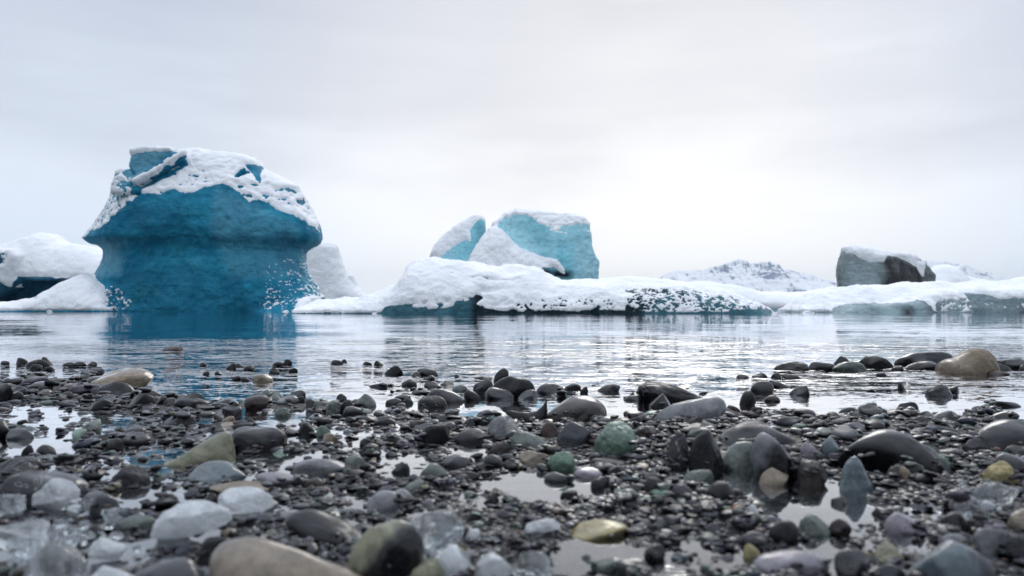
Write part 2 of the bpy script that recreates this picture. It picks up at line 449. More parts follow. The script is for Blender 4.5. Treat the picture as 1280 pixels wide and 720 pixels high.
# ------------------------------------------------------------------ icebergs: signed distance fields meshed by surface nets
def surface_nets(F, o, h):
    """F (nx,ny,nz) negative inside; o origin; h cell (3). returns V, quads"""
    S = F < 0
    nx, ny, nz = F.shape
    C = np.zeros((nx - 1, ny - 1, nz - 1), np.int8)
    offs = [(a, b, c) for a in (0, 1) for b in (0, 1) for c in (0, 1)]
    for a, b, c in offs:
        C += S[a:nx - 1 + a, b:ny - 1 + b, c:nz - 1 + c]
    act = (C > 0) & (C < 8)
    idx = np.argwhere(act)
    ids = -np.ones(act.shape, np.int64); ids[act] = np.arange(len(idx))
    f = {q: F[idx[:, 0] + q[0], idx[:, 1] + q[1], idx[:, 2] + q[2]] for q in offs}
    acc = np.zeros((len(idx), 3)); cnt = np.zeros(len(idx))
    for q in offs:
        for ax in range(3):
            if q[ax]: continue
            r = list(q); r[ax] = 1; r = tuple(r)
            fa, fb = f[q], f[r]
            cr = (fa < 0) != (fb < 0)
            t = np.where(cr, fa / np.where(cr, fa - fb, 1), 0)
            p = np.tile(np.array(q, float), (len(idx), 1)); p[:, ax] = t
            acc += p * cr[:, None]; cnt += cr
    V = (idx + acc / cnt[:, None]) * np.array(h) + np.array(o)
    quads = []
    for ax in range(3):
        b, c = [k for k in range(3) if k != ax]
        sl0 = [slice(None)] * 3; sl1 = [slice(None)] * 3
        sl0[ax] = slice(0, -1); sl1[ax] = slice(1, None)
        cr = S[tuple(sl0)] != S[tuple(sl1)]
        e = np.argwhere(cr)
        ok = (e[:, b] > 0) & (e[:, c] > 0) & (e[:, b] < F.shape[b] - 1) & (e[:, c] < F.shape[c] - 1)
        e = e[ok]
        ins = S[e[:, 0], e[:, 1], e[:, 2]]
        def cid(db, dc):
            q = e.copy(); q[:, b] -= db; q[:, c] -= dc
            return ids[q[:, 0], q[:, 1], q[:, 2]]
        q = np.stack([cid(1, 1), cid(0, 1), cid(0, 0), cid(1, 0)], 1)
        flip = ins if ax != 1 else ~ins
        q[~flip] = q[~flip][:, ::-1]
        quads.append(q)
    return V, np.concatenate(quads)
def normals_of(V, Q):
    a, b, c, d = (V[Q[:, i]] for i in range(4))
    n = np.cross(c - a, d - b)
    N = np.zeros_like(V)
    for i in range(4): 
        for k in range(3): N[:, k] += np.bincount(Q[:, i], n[:, k], len(V))
    return N / (np.linalg.norm(N, axis=1, keepdims=True) + 1e-12)
def poly_sd(u, v, poly):
    """signed distance, positive inside"""
    P = np.array(poly, float); n = len(P)
    d = np.full(u.shape, 1e9); inside = np.zeros(u.shape, bool)
    for i in range(n):
        a, b = P[i], P[(i + 1) % n]
        e = b - a; wx = u - a[0]; wy = v - a[1]
        t = np.clip((wx * e[0] + wy * e[1]) / (e @ e + 1e-9), 0, 1)
        d = np.minimum(d, (wx - t * e[0]) ** 2 + (wy - t * e[1]) ** 2)
        c = (a[1] > v) != (b[1] > v)
        xi = a[0] + (v - a[1]) / (b[1] - a[1] + 1e-12) * e[0]
        inside ^= c & (u < xi)
    d = np.sqrt(d)
    return np.where(inside, d, -d)
def smin(a, b, k):
    h = np.clip(0.5 + 0.5 * (b - a) / k, 0, 1)
    return b * (1 - h) + a * h - k * h * (1 - h)
def smax(a, b, k): return -smin(-a, -b, k)

class Field:
    """grid in photograph pixels at the distance D: u right, v up from the waterline, w towards the viewer"""
    def __init__(s, D, u0, u1, v1, w0, w1, cu=1.5, cw=3.0, v0=-9):
        s.D = D; s.s = D / FPX; s.yw = HOR + CAM_H * FPX / D
        s.h = (cu, cw, cu); s.o = (u0, w0, v0)
        s.u = np.arange(u0, u1, cu, dtype=np.float32)[:, None, None]
        s.w = np.arange(w0, w1, cw, dtype=np.float32)[None, :, None]
        s.v = np.arange(v0, v1, cu, dtype=np.float32)[None, None, :]
    def py(s, y): return s.yw - y
    def levels(s, prof, depth, cw=0.0, p=2.4):
        """prof: (py, left, right); depth: (py, half depth)"""
        prof = sorted(prof, key=lambda q: -q[0]); depth = sorted(depth, key=lambda q: -q[0])
        vv = [s.py(q[0]) for q in prof]
        L = np.interp(s.v, vv, [q[1] for q in prof]); Rr = np.interp(s.v, vv, [q[2] for q in prof])
        B = np.interp(s.v, [s.py(q[0]) for q in depth], [q[1] for q in depth])
        c = (L + Rr) / 2; a = (Rr - L) / 2
        f = ((np.abs(s.u - c) / a) ** p + (np.abs(s.w - cw) / B) ** p) ** (1 / p) - 1
        f = f * np.minimum(a, B)
        return np.maximum(f, s.v - vv[-1])
    def mound(s, prof, wc, wd, e=2.2, q=0.6, slope=0.8, und=0):
        """low body with a crest line prof [(px, py)], centre wc, half depth wd"""
        us = [p[0] for p in prof]; hs = [s.py(p[1]) for p in prof]
        H = np.interp(s.u, us, hs)
        if und:
            H = H + und * np.sin(s.u * 0.13 + s.w * 0.07) * 0.5 + und * np.sin(s.u * 0.05 - s.w * 0.09 + 2)*0.5
        g = np.maximum(1 - (np.abs(s.w - wc) / wd) ** e, 0) ** q
        Hh = np.where(H > 0, (H + 8) * g - 8, H)
        return (s.v - Hh) * slope
    def planes(s, pts, k=0):
        """convex block: list of ((nu, nv, nw), through (px, py, w))"""
        f = None
        for n, q in pts:
            n = np.array(n, float); n /= np.linalg.norm(n)
            g = (s.u - q[0]) * n[0] + (s.v - s.py(q[1])) * n[1] + (s.w - q[2]) * n[2]
            f = g if f is None else (np.maximum(f, g) if not k else smax(f, g, k))
        return f
    def extrude(s, poly, w0, w1, rnd=3, taper=0.0):
        """block with a given front outline (px, py), thickness w0..w1, tapering"""
        P = [(a, s.py(b)) for a, b in poly]
        U, V2 = np.broadcast_arrays(s.u[:, 0, :], s.v[0])
        sd = -poly_sd(U.astype(float), V2.astype(float), P)[:, None, :]
        f = np.maximum(s.w - w1, w0 - s.w)
        f = smax(sd + taper * np.abs(s.w - (w0 + w1) / 2), f, rnd)
        return f
    def capsule(s, a, b, r):
        a = np.array((a[0], s.py(a[1]), a[2]), float); b = np.array((b[0], s.py(b[1]), b[2]), float)
        e = b - a
        t = ((s.u - a[0]) * e[0] + (s.v - a[1]) * e[1] + (s.w - a[2]) * e[2]) / (e @ e)
        t = np.clip(t, 0, 1)
        return np.sqrt((s.u - a[0] - t * e[0]) ** 2 + (s.v - a[1] - t * e[1]) ** 2 + (s.w - a[2] - t * e[2]) ** 2) - r
    def build(s, name, F, mat, label, group=None, category='iceberg', disp=(2.0, 0.03), fine=(0.7, 0.12), facets=0.0,
              ice=(), snow=(), speckle=(), tone=(), dirt=(), slope=(0.35, 2.2), thick=2.6, mask_noise=0.35, snow_scale=0.09, base=0.0,
              anis=(1, 1), seed=0.0, under_dirt=0.0, back=0.0):
        F = np.broadcast_to(F, (s.u.shape[0], s.w.shape[1], s.v.shape[2])).astype(np.float32).copy()
        F[0], F[-1], F[:, 0], F[:, -1], F[:, :, 0], F[:, :, -1] = 5, 5, 5, 5, 5, 5
        V, Q = surface_nets(F, s.o, s.h)          # columns u, w, v
        P = np.stack([V[:, 0], V[:, 1], V[:, 2]], 1)
        for _ in range(1):                         # light relaxing of the grid steps
            A = np.zeros_like(P); c = np.zeros(len(P))
            for i in range(4):
                j = (i + 1) % 4
                for k in range(3):
                    A[:, k] += np.bincount(Q[:, i], P[Q[:, j], k], len(P)) + np.bincount(Q[:, j], P[Q[:, i], k], len(P))
                c += np.bincount(Q[:, i], minlength=len(P)) + np.bincount(Q[:, j], minlength=len(P))
            P = 0.5 * P + 0.5 * A / c[:, None]
        W3 = lambda p: np.stack([p[:, 0], -p[:, 1], p[:, 2]], 1)   # to x right, y away, z up (pixels)
        G = W3(P); 
        N = normals_of(G, Q)
        cen = G.mean(0)
        if ((G - cen) * N).sum() < 0:
            Q = Q[:, ::-1]; N = -N
        q = G + 100 + seed
        dsp = fbm(q * disp[1], 4) * disp[0] + fbm(q * fine[1], 3) * fine[0]
        if facets: dsp = dsp + (ridged(q * 0.035, 3) - 0.6) * facets
        G = G + N * dsp[:, None]
        N = normals_of(G, Q)
        u, z = G[:, 0], G[:, 2]; yy = s.yw - z
        front = N[:, 1] < 0.35
        # snow lies on what faces up; on the front the drawn drift edges decide
        m = (N[:, 2] - slope[0]) * slope[1] + base
        for poly in ice:
            d = poly_sd(u, yy, poly); m = np.where(front, np.where(d > -4, np.minimum(m, -d * 0.16 - 0.05 + (m > 0) * 0.0), m), m)
        for poly in snow:
            d = poly_sd(u, yy, poly); m = np.where(front, np.maximum(m, np.clip(d * 0.16 + 0.05, -1, 1)), m)
        qs = q * np.array([anis[0], 1, anis[1]])
        nz = fbm(qs * snow_scale, 4, 0.62)
        spk = np.zeros(len(u))
        for poly, lv, amp in speckle:
            d = poly_sd(u, yy, poly); k = np.clip(d / 6, 0, 1) * front
            spk = np.maximum(spk, k)
            m = m * (1 - k) + (lv + amp * fbm(q * np.array([0.26, 0.24, 0.60]) + (q[:, [2, 0, 1]] * np.array([0.16, 0, 0.0])), 3, 0.75)) * k
        m = m + nz * mask_noise
        m = np.where(z < 1.2 + 0.8 * nz, np.minimum(m, -0.4), m)      # washed free at the waterline
        to = np.zeros(len(u)); di = np.full(len(u), 0.0)
        for poly, val in tone:
            d = poly_sd(u, yy, poly); to = np.maximum(to, val * np.clip(d / 10 + 0.5, 0, 1))
        for poly, val in dirt:
            d = poly_sd(u, yy, poly); di = np.maximum(di, val * np.clip(d / 9 + 0.5, 0, 1))
        if under_dirt: di = np.maximum(di, under_dirt * np.clip(0.5 - fbm(q * 0.05, 3) * 2.5, 0, 1))
        S = s.s
        root_u = float(np.median(u))
        loc = ((root_u - 640) * S * (s.D + back * S) / s.D, s.D + back * S, 0.0)
        def world(g): return np.stack([(g[:, 0] - root_u) * S, g[:, 1] * S, g[:, 2] * S], 1)
        root = empty(name, loc); props(root, label, category, group)
        new_mesh('ice_body', world(G), Q, mat, root, attrs={'tone': to, 'dirt': di})
        t = np.clip(m, -0.35, 1.0)
        thick = thick * (1 - 0.6 * spk)
        th = np.where(t > 0, thick * (1 - (1 - np.clip(t, 0, 1)) ** 2), t * 6.0)
        dirn = N * 0.75 + np.array([0, 0, 0.35])
        th = th + (t > 0.25) * fbm(q * 0.16, 3) * thick * 0.22
        Gs = G + dirn * th[:, None]
        Gs[:, 2] = np.maximum(Gs[:, 2], 0.3)
        keep = (m[Q] > -0.3).any(1)
        Qs = Q[keep]
        if len(Qs):
            lab = np.arange(len(G))
            for _ in range(400):                    # separate fields of snow become parts of their own
                mn = lab[Qs].min(1); old = lab.copy()
                for i in range(4): np.minimum.at(lab, Qs[:, i], mn)
                lab = lab[lab]
                if (lab == old).all(): break
            fl = lab[Qs[:, 0]]; ids_, cnt_ = np.unique(fl, return_counts=True)
            order = np.argsort(-cnt_); big = [ids_[k] for k in order if cnt_[k] > 0.006 * len(Qs)][:10]
            for k, b in enumerate(big):
                sel = fl == b
                if k == 0: sel = sel | ~np.isin(fl, big)
                Qk = Qs[sel]; used = np.unique(Qk); mp_ = -np.ones(len(G), np.int64); mp_[used] = np.arange(len(used))
                new_mesh('snow_cover', world(Gs[used]), mp_[Qk], SNOW, root)
        return root

BLUE = ice_material('blue_glacier_ice', (0.009, 0.172, 0.290), (0.032, 0.310, 0.450), (0.004, 0.075, 0.150), 1.1, 0.42)
TURQ = ice_material('turquoise_ice', (0.25, 0.64, 0.75), (0.50, 0.84, 0.91), (0.01, 0.02, 0.03), 1.6)
TEAL = ice_material('dark_teal_ice', (0.03, 0.10, 0.13), (0.07, 0.19, 0.23), (0.008, 0.012, 0.018), 1.8)
NAVY = ice_material('navy_ice', (0.014, 0.095, 0.175), (0.04, 0.18, 0.27), (0.006, 0.012, 0.025), 0.9)
GREY = ice_material('grey_dirty_ice', (0.20, 0.27, 0.29), (0.36, 0.45, 0.46), (0.050, 0.047, 0.052), 1.8)
BROWN = ice_material('brown_grey_ice', (0.17, 0.20, 0.20), (0.36, 0.42, 0.42), (0.040, 0.036, 0.038), 1.8)
PALE = ice_material('pale_blue_ice', (0.18, 0.36, 0.43), (0.35, 0.55, 0.62), (0.05, 0.08, 0.1), 1.5)

def big_iceberg():
    f = Field(35, -34, 440, 218, -170, 175, 1.6, 3.2)
    prof = [(398, 118, 404), (386, 122, 404), (372, 120, 412), (355, 124, 402), (340, 129, 392), (322, 134, 384), (314, 135, 383),
            (307, 128, 387), (303, 118, 395), (298, 108, 404), (292, 113, 406), (280, 124, 402), (255, 139, 389), (243, 145, 382), (230, 168, 376),
            (220, 178, 360), (211, 192, 340), (203, 194, 334), (196, 197, 326), (190, 205, 304), (186, 222, 262), (183, 232, 244)]
    dep = [(398, 82), (350, 80), (325, 78), (314, 78), (307, 81), (298, 87), (286, 88), (265, 84), (245, 76), (230, 66), (211, 54), (200, 44), (190, 34), (183, 20)]
    F = f.levels(prof, dep, 0, 2.3)
    # tilted block of ice standing out at the top left
    block = f.planes([((-1, 0, 0.12), (192, 200, 50)), ((0, 1, -0.05), (230, 192, 40)), ((-0.05, 0.14, 1), (220, 208, 68)),
                      ((0.62, -0.78, 0.25), (227, 227, 50)), ((0, 0, -1), (225, 200, 10)), ((-0.6, -0.5, 0.3), (197, 228, 50)), ((0.8, 0.55, 0.2), (250, 194, 44))], 0)
    block = np.broadcast_to(block, F.shape)
    F = np.minimum(F, block)
    small = f.planes([((-1, 0.1, 0.1), (176, 228, 50)), ((-0.35, 1, 0.1), (184, 219, 50)), ((0, 0.2, 1), (185, 228, 72)), ((0, -1, 0), (185, 247, 50)),
                      ((1, 0.6, 0.1), (202, 228, 50)), ((0, 0, -1), (185, 228, 20))])
    F = np.minimum(F, small)
    F = smax(F, -f.capsule((203, 242, 84), (258, 206, 64), 6.0), 3)
    F = smin(F, f.capsule((206, 232, 76), (256, 199, 58), 4.5), 4)
    F = smax(F, -f.planes([((0, 0, 1), (335, 210, 66)), ((1, 0, 0), (348, 210, 50)), ((-1, 0.2, 0), (322, 210, 50)), ((0, 1, 0), (330, 206, 50)), ((0.75, -1, -0.0), (328, 220, 50)), ((0,0,-1), (335,210,38))]), 3)
    skirt = f.mound([(-40, 384), (0, 381), (35, 379), (67, 376), (80, 373), (92, 367), (104, 359), (119, 351), (132, 348), (155, 358), (180, 376), (195, 400)], 35, 72, 3.0, 0.55)
    F = smin(F, skirt, 7)
    ledge = f.mound([(340, 400), (360, 384), (380, 376), (404, 368), (412, 374), (420, 395)], 20, 92, 2.5, 0.6)
    F = smin(F, ledge, 6)
    line = [(104, 306), (124, 300), (140, 293), (160, 287), (178, 279), (195, 269), (206, 255), (220, 247), (236, 249), (250, 243), (262, 248), (272, 249),
            (285, 239), (305, 234), (320, 241), (333, 252), (345, 262), (365, 263), (385, 270), (400, 280), (410, 289)]
    low = [(414, 320), (392, 345), (404, 392), (186, 396), (180, 385), (165, 374), (150, 364), (135, 354), (116, 346), (100, 330)]
    face = line + low
    f.build('iceberg', F, BLUE, 'huge mushroom shaped deep blue iceberg with a snowy cap and tilted block on top',
            disp=(6.0, 0.016), fine=(1.2, 0.11), facets=3.0, back=36,
            ice=[face, [(191, 192), (235, 189), (253, 190), (240, 205), (222, 219), (205, 231), (193, 226), (188, 212)],
                 [(205, 240), (222, 230), (240, 218), (254, 206), (258, 210), (240, 224), (222, 236), (207, 246)],
                 [(175, 229), (197, 231), (204, 240), (196, 248), (182, 247), (174, 240)],
                 [(322, 205), (334, 203), (346, 230), (340, 226)]],
            snow=[[(-40, 377), (60, 371), (92, 358), (116, 338), (130, 340), (155, 354), (174, 368), (186, 384), (188, 391), (-40, 391)], [(203, 233), (222, 221), (240, 207), (254, 192), (259, 198), (240, 214), (224, 227), (207, 240)], [(186, 222), (195, 228), (197, 234), (178, 230)], [(190, 192), (215, 186), (250, 186), (258, 192), (240, 195), (204, 197), (193, 201)]],
            speckle=[([(178, 225), (205, 240), (206, 255), (160, 290), (112, 302), (120, 285), (140, 255)], 0.32, 1.6),
                     ([(255, 215), (300, 225), (295, 240), (255, 243), (232, 234)], 0.45, 1.3),
                     ([(352, 332), (392, 310), (412, 372), (404, 392), (340, 392), (352, 365)], -0.30, 1.9),
                     ([(158, 352), (182, 354), (206, 374), (204, 390), (184, 391), (168, 370)], -0.05, 1.9),
                     ([(128, 300), (195, 292), (200, 345), (135, 345)], -0.7, 1.0)],
            tone=[([(130, 305), (180, 305), (185, 345), (130, 350)], 0.55), ([(300, 240), (350, 262), (395, 285), (385, 345), (320, 350), (300, 300)], 0.35), ([(191, 190), (252, 188), (205, 232), (176, 246), (176, 225)], 0.8)],  # right side painted paler where light passes through the ice
            dirt=[([(205, 262), (262, 252), (275, 290), (230, 298), (200, 285)], 0.45), ([(170, 352), (260, 330), (330, 345), (345, 392), (180, 392)], 0.35)],
            mask_noise=0.40, thick=2.6, snow_scale=0.13)
big_iceberg()

def left_iceberg():
    f = Field(52, -60, 190, 112, -70, 80, 1.4, 3)
    F = f.mound([(-70, 318), (0, 306), (54, 288), (64, 291), (78, 302), (96, 304), (120, 306), (150, 320), (185, 360)], -5, 66, 2.6, 0.5)
    cut = f.planes([((0, 1, 0), (60, 350, 0)), ((0, 0, -1), (60, 360, 26)), ((-0.55, 0.8, 0), (42, 362, 30))])
    F = smax(F, -cut, 3)
    F = smin(F, f.extrude([(-60, 334), (14, 338), (31, 345), (26, 355), (23, 361), (10, 364), (-60, 360)], 20, 66, 3), 2)
    F = smin(F, f.extrude([(12, 315), (30, 312), (50, 312), (60, 320), (58, 335), (50, 356), (46, 361), (33, 355), (32, 340), (20, 332), (12, 328)], 0, 62, 5, 0.1), 4)
    F = smin(F, f.mound([(-60, 380), (40, 380), (90, 378), (130, 379), (170, 386), (185, 395)], 20, 55, 3, 0.5), 3)
    f.build('iceberg', F, NAVY, 'low snow roofed iceberg with dark navy hollow at the left edge', back=48, disp=(2.0, 0.04), fine=(0.6, 0.15),
            ice=[[(-60, 341), (10, 341), (31, 345), (26, 354), (35, 360), (45, 361), (52, 355), (57, 349), (80, 350), (118, 349), (98, 366), (88, 372), (62, 375), (35, 380), (-60, 382)]],
            snow=[[(-60, 383), (35, 381), (64, 376), (90, 373), (130, 372), (130, 392), (-60, 392)], [(34, 340), (58, 330), (56, 348), (48, 359), (38, 352)],
                  [(-60, 300), (12, 305), (60, 295), (160, 310), (160, 346), (60, 346), (12, 338), (-60, 338)]],
            speckle=[([(12, 315), (45, 313), (52, 318), (48, 333), (32, 339), (22, 333), (12, 328)], -0.15, 1.8), ([(75,355),(100,355),(96,362),(75,360)], -0.1, 1.2)],
            tone=[([(-60, 340), (31, 344), (24, 360), (-60, 362)], 0.75)],
            dirt=[([(20, 362), (60, 352), (70, 376), (-10, 382)], 0.35)], mask_noise=0.2, slope=(0.3, 2.5))
left_iceberg()

def small_pale_iceberg():
    f = Field(60, 370, 475, 86, -35, 35, 1.2, 2.5)
    F = f.levels([(398, 376, 470), (372, 378, 458), (366, 380, 451), (352, 381, 438), (338, 382, 430), (325, 383, 425), (312, 384, 421), (306, 386, 417)],
                 [(398, 30), (340, 22), (312, 16), (306, 10)], 0, 2.6)
    F = smin(F, f.extrude([(436, 352), (439, 345), (444, 356), (446, 366), (436, 366)], -6, 6, 1), 1.5)
    f.build('iceberg', F, PALE, 'small white snow covered iceberg standing just right of the huge blue iceberg', disp=(1.2, 0.06), fine=(0.3, 0.2),
            snow=[[(370, 300), (480, 300), (480, 392), (370, 392)]], ice=[[(437, 350), (440, 345), (444, 356), (441, 354)]], mask_noise=0.15)
small_pale_iceberg()

def long_iceberg():
    f = Field(22, 365, 985, 84, -110, 110, 1.7, 3.4)
    F = f.mound([(365, 396), (374, 385), (382, 381), (400, 377), (440, 373), (468, 366), (490, 355), (500, 343), (508, 328), (517, 322), (535, 321), (560, 324),
                 (590, 327), (625, 335), (655, 333), (670, 337), (690, 345), (705, 350), (740, 350), (800, 353), (850, 355), (880, 358), (905, 363), (930, 371), (948, 380), (960, 388), (975, 399)],
                0, 96, 2.3, 0.62, und=2.5)
    F = smin(F, f.mound([(590, 400), (610, 378), (640, 366), (690, 372), (725, 366), (780, 374), (800, 362), (840, 364), (890, 370), (930, 380), (960, 400)], 62, 34, 2.5, 0.6, und=5), 8)
    F = smax(F, -f.capsule((590, 350, 62), (650, 353, 62), 2.5), 2)
    F = smax(F, -f.capsule((605, 364, 80), (628, 361, 78), 5), 3)
    F = smax(F, -f.capsule((728, 372, 98), (736, 392, 98), 7), 4)
    F = smax(F, -f.capsule((796, 356, 86), (782, 388, 98), 7), 4)
    f.build('iceberg', F, TEAL, 'long low iceberg under thick snow with dark teal ice along its waterline', back=50, disp=(3.0, 0.03), fine=(1.1, 0.10), facets=3.0,
            snow=[[(370, 370), (480, 350), (500, 318), (620, 325), (760, 345), (900, 360), (960, 385), (900, 378), (840, 368), (790, 362), (770, 378), (735, 372), (700, 380),
                   (660, 382), (625, 372), (600, 366), (590, 372), (560, 378), (520, 380), (480, 384), (400, 388), (372, 390)]],
            ice=[[(480, 396), (486, 384), (514, 381), (521, 385), (551, 387), (568, 383), (571, 377), (585, 378), (596, 370), (603, 373), (596, 381), (606, 386), (632, 390), (652, 390),
                  (656, 382), (669, 388), (692, 386), (719, 389), (734, 375), (743, 385), (773, 386), (790, 362), (800, 358), (795, 380), (800, 396)],
                 [(588, 349), (651, 350), (650, 353), (590, 352)], [(604, 361), (612, 357), (628, 357), (622, 364), (607, 366)],
                 [(821, 390), (824, 374), (834, 373), (836, 384), (830, 391)], [(800, 357), (830, 356), (836, 363), (815, 366)], [(897, 391), (905, 380), (918, 374), (962, 388), (970, 396), (900, 396)]],
            speckle=[([(770, 358), (850, 356), (920, 366), (965, 390), (780, 394)], 0.18, 1.9), ([(640, 370), (780, 368), (775, 390), (640, 390)], 0.62, 1.8)],
            dirt=[([(588, 352), (660, 352), (700, 392), (590, 396), (592, 370)], 0.95), ([(650, 375), (780, 372), (800, 396), (650, 396)], 0.9), ([(780, 350), (850, 356), (820, 370), (785, 396)], 0.8)],
            mask_noise=0.42, thick=2.4, snow_scale=0.12, slope=(0.25, 2.0))
long_iceberg()

def tall_iceberg():
    f = Field(30, 560, 775, 138, -60, 66, 1.25, 2.5)
    F = f.levels([(398, 590, 752), (352, 597, 748), (340, 600, 750), (325, 604, 750), (316, 606, 746), (304, 610, 742), (290, 612, 741), (280, 615, 739), (274, 621, 734), (268, 627, 720), (265, 632, 690), (261, 640, 664), (259,645,655)],
                 [(398, 52), (350, 50), (320, 46), (295, 42), (280, 38), (268, 30), (261, 14), (259,8)], 0, 3.2)
    pl = f.planes([((-0.35, 0.10, 1), (640, 300, 26)), ((0, 0.6, 1), (700, 290, 42))])
    F = smax(F, pl, 2)
    F = smax(F, f.planes([((0.62, 0.05, 1), (713, 320, 46))]), 1)
    F = smax(F, -f.capsule((715, 292, 52), (708, 350, 54), 4), 3)
    drift = f.mound([(560, 396), (582, 332), (594, 312), (604, 297), (612, 288), (621, 281), (632, 293), (648, 305), (668, 318), (690, 328), (704, 342), (712, 360), (720, 398)], 22, 40, 2.4, 0.5)
    F = smin(F, drift, 4)
    F = smax(F, -f.capsule((676, 342, 62), (706, 348, 60), 4.5), 2)
    f.build('iceberg', F, TURQ, 'tall turquoise iceberg block with snow on top and a drift across its left side', back=28, disp=(2.0, 0.045), fine=(0.6, 0.14), facets=4.5,
            ice=[[(620, 283), (630, 271), (649, 271), (662, 275), (672, 284), (686, 289), (706, 294), (714, 288), (723, 291), (741, 291), (748, 305), (756, 325), (752, 345), (739, 354), (709, 354), (708, 340),
                  (692, 325), (672, 322), (655, 313), (639, 300), (629, 288)], [(673, 335), (686, 336), (708, 346), (692, 346)], [(622, 322), (640, 320), (646, 330), (630, 332)]],
            snow=[[(585, 318), (604, 294), (618, 280), (632, 296), (650, 310), (672, 320), (694, 326), (704, 338), (704, 344), (690, 335), (660, 334), (660, 350), (590, 350)]],
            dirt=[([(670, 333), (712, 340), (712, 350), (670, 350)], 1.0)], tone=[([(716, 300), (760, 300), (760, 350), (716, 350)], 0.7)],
            mask_noise=0.28, thick=2.4, snow_scale=0.15)
tall_iceberg()

def split_iceberg():
    f = Field(32, 520, 640, 128, -46, 46, 1.2, 2.4)
    F = f.levels([(398, 528, 612), (340, 532, 610), (322, 536, 609), (312, 540, 608), (300, 549, 607), (290, 560, 607), (282, 572, 607), (275, 583, 607), (271, 590, 604), (269, 595, 601)],
                 [(398, 34), (320, 30), (295, 24), (280, 17), (269, 7)], 0, 2.2)
    F = smax(F, f.planes([((0.75, 0.1, 1), (596, 300, 16))]), 1)
    F = smax(F, f.planes([((-0.15, 0.35, 1), (575, 312, 22))]), 2)
    f.build('iceberg', F, TURQ, 'small snowy iceberg peak with teal facets left of the tall turquoise block', back=16, disp=(1.2, 0.05), fine=(0.4, 0.16), facets=1.5,
            ice=[[(587, 290), (595, 280), (600, 276), (606, 284), (606, 296), (600, 310), (594, 302)], [(552, 322), (571, 308), (583, 300), (588, 312), (592, 326), (571, 326)]],
            snow=[[(535, 322), (545, 302), (572, 281), (592, 271), (598, 275), (588, 288), (590, 302), (583, 300), (570, 307), (552, 322)]], dirt=[([(596, 276), (608, 280), (606, 300), (598, 306)], 0.35)],
            mask_noise=0.22, thick=2.2, snow_scale=0.15)
split_iceberg()

def snow_hill_iceberg():
    f = Field(48, 640, 1420, 60, -80, 60, 2.2, 4)
    F = f.mound([(640, 400), (700, 356), (760, 348), (800, 349), (850, 353), (900, 358), (940, 364), (985, 369), (1000, 367), (1050, 362), (1075, 356), (1110, 352), (1150, 346), (1168, 334), (1180, 332), (1189, 344), (1211, 350),
                 (1233, 353), (1252, 355), (1268, 352), (1290, 346), (1350, 344), (1400, 370), (1415, 400)], 0, 62, 2.4, 0.6, und=1.5)
    F = smin(F, f.extrude([(1176, 350), (1180, 339), (1185, 334), (1187, 337), (1183, 352)], 24, 34, 1), 1)
    f.build('iceberg', F, PALE, 'broad low snow covered iceberg behind the grey block, reaching the right edge', disp=(2.5, 0.02), fine=(0.5, 0.12),
            snow=[[(600, 320), (1440, 320), (1440, 386), (600, 386)]], ice=[[(1177, 350), (1181, 339), (1186, 334), (1188, 337), (1183, 350)]], dirt=[([(1170, 330), (1195, 330), (1195, 355), (1170, 355)], 1.0)],
            mask_noise=0.12, thick=2.0)
snow_hill_iceberg()

def grey_block():
    f = Field(34, 1036, 1180, 92, -44, 44, 1.2, 2.4)
    F = f.levels([(398, 1049, 1170), (362, 1050, 1168), (352, 1049, 1164), (344, 1047.5, 1166), (336, 1047.5, 1161), (330, 1048.5, 1155), (324, 1050, 1148), (320, 1051, 1138), (317, 1052, 1118), (314, 1053, 1098), (310, 1054, 1088), (307, 1057, 1080)],
                 [(398, 36), (350, 34), (320, 28), (312, 20), (305, 8)], 0, 3.0)
    F = smax(F, f.planes([((-0.3, 0.12, 1), (1085, 335, 29))]), 2)
    F = smax(F, f.planes([((0.35, 0.25, 1), (1120, 335, 27))]), 2)
    F = smax(F, -f.capsule((1083, 322, 33), (1087, 362, 34), 2.5), 2)
    F = smax(F, -f.capsule((1139, 322, 30), (1143, 350, 34), 4), 3)
    f.build('iceberg', F, BROWN, 'grey dirt streaked ice block with a snow cap on the snowy rise at right', back=28, disp=(1.4, 0.05), fine=(0.7, 0.15), facets=3.0,
            ice=[[(1040, 320), (1053, 315), (1062, 320), (1073, 326), (1091, 325), (1094, 319), (1109, 323), (1122, 328), (1132, 333), (1139, 344), (1143, 347), (1150, 331), (1158, 331), (1170, 343), (1170, 362), (1040, 366)],
                 [(1138, 316), (1148, 320), (1146, 324), (1141, 322)]],
            snow=[[(1132, 328), (1140, 325), (1150, 328), (1144, 346), (1140, 344)], [(1048, 304), (1080, 300), (1145, 310), (1136, 334), (1124, 328), (1110, 322), (1095, 319), (1090, 327), (1074, 328), (1062, 321), (1054, 314)]],
            dirt=[([(1084, 322), (1108, 320), (1140, 336), (1146, 358), (1086, 358), (1092, 340)], 0.95), ([(1098, 322), (1112, 325), (1112, 345), (1100, 345)], 1.0), ([(1144, 332), (1166, 336), (1166, 354), (1144, 354)], 0.5)],
            tone=[([(1050, 325), (1080, 325), (1084, 358), (1050, 362)], 0.6)],
            mask_noise=0.2, thick=2.4, snow_scale=0.16)
grey_block()

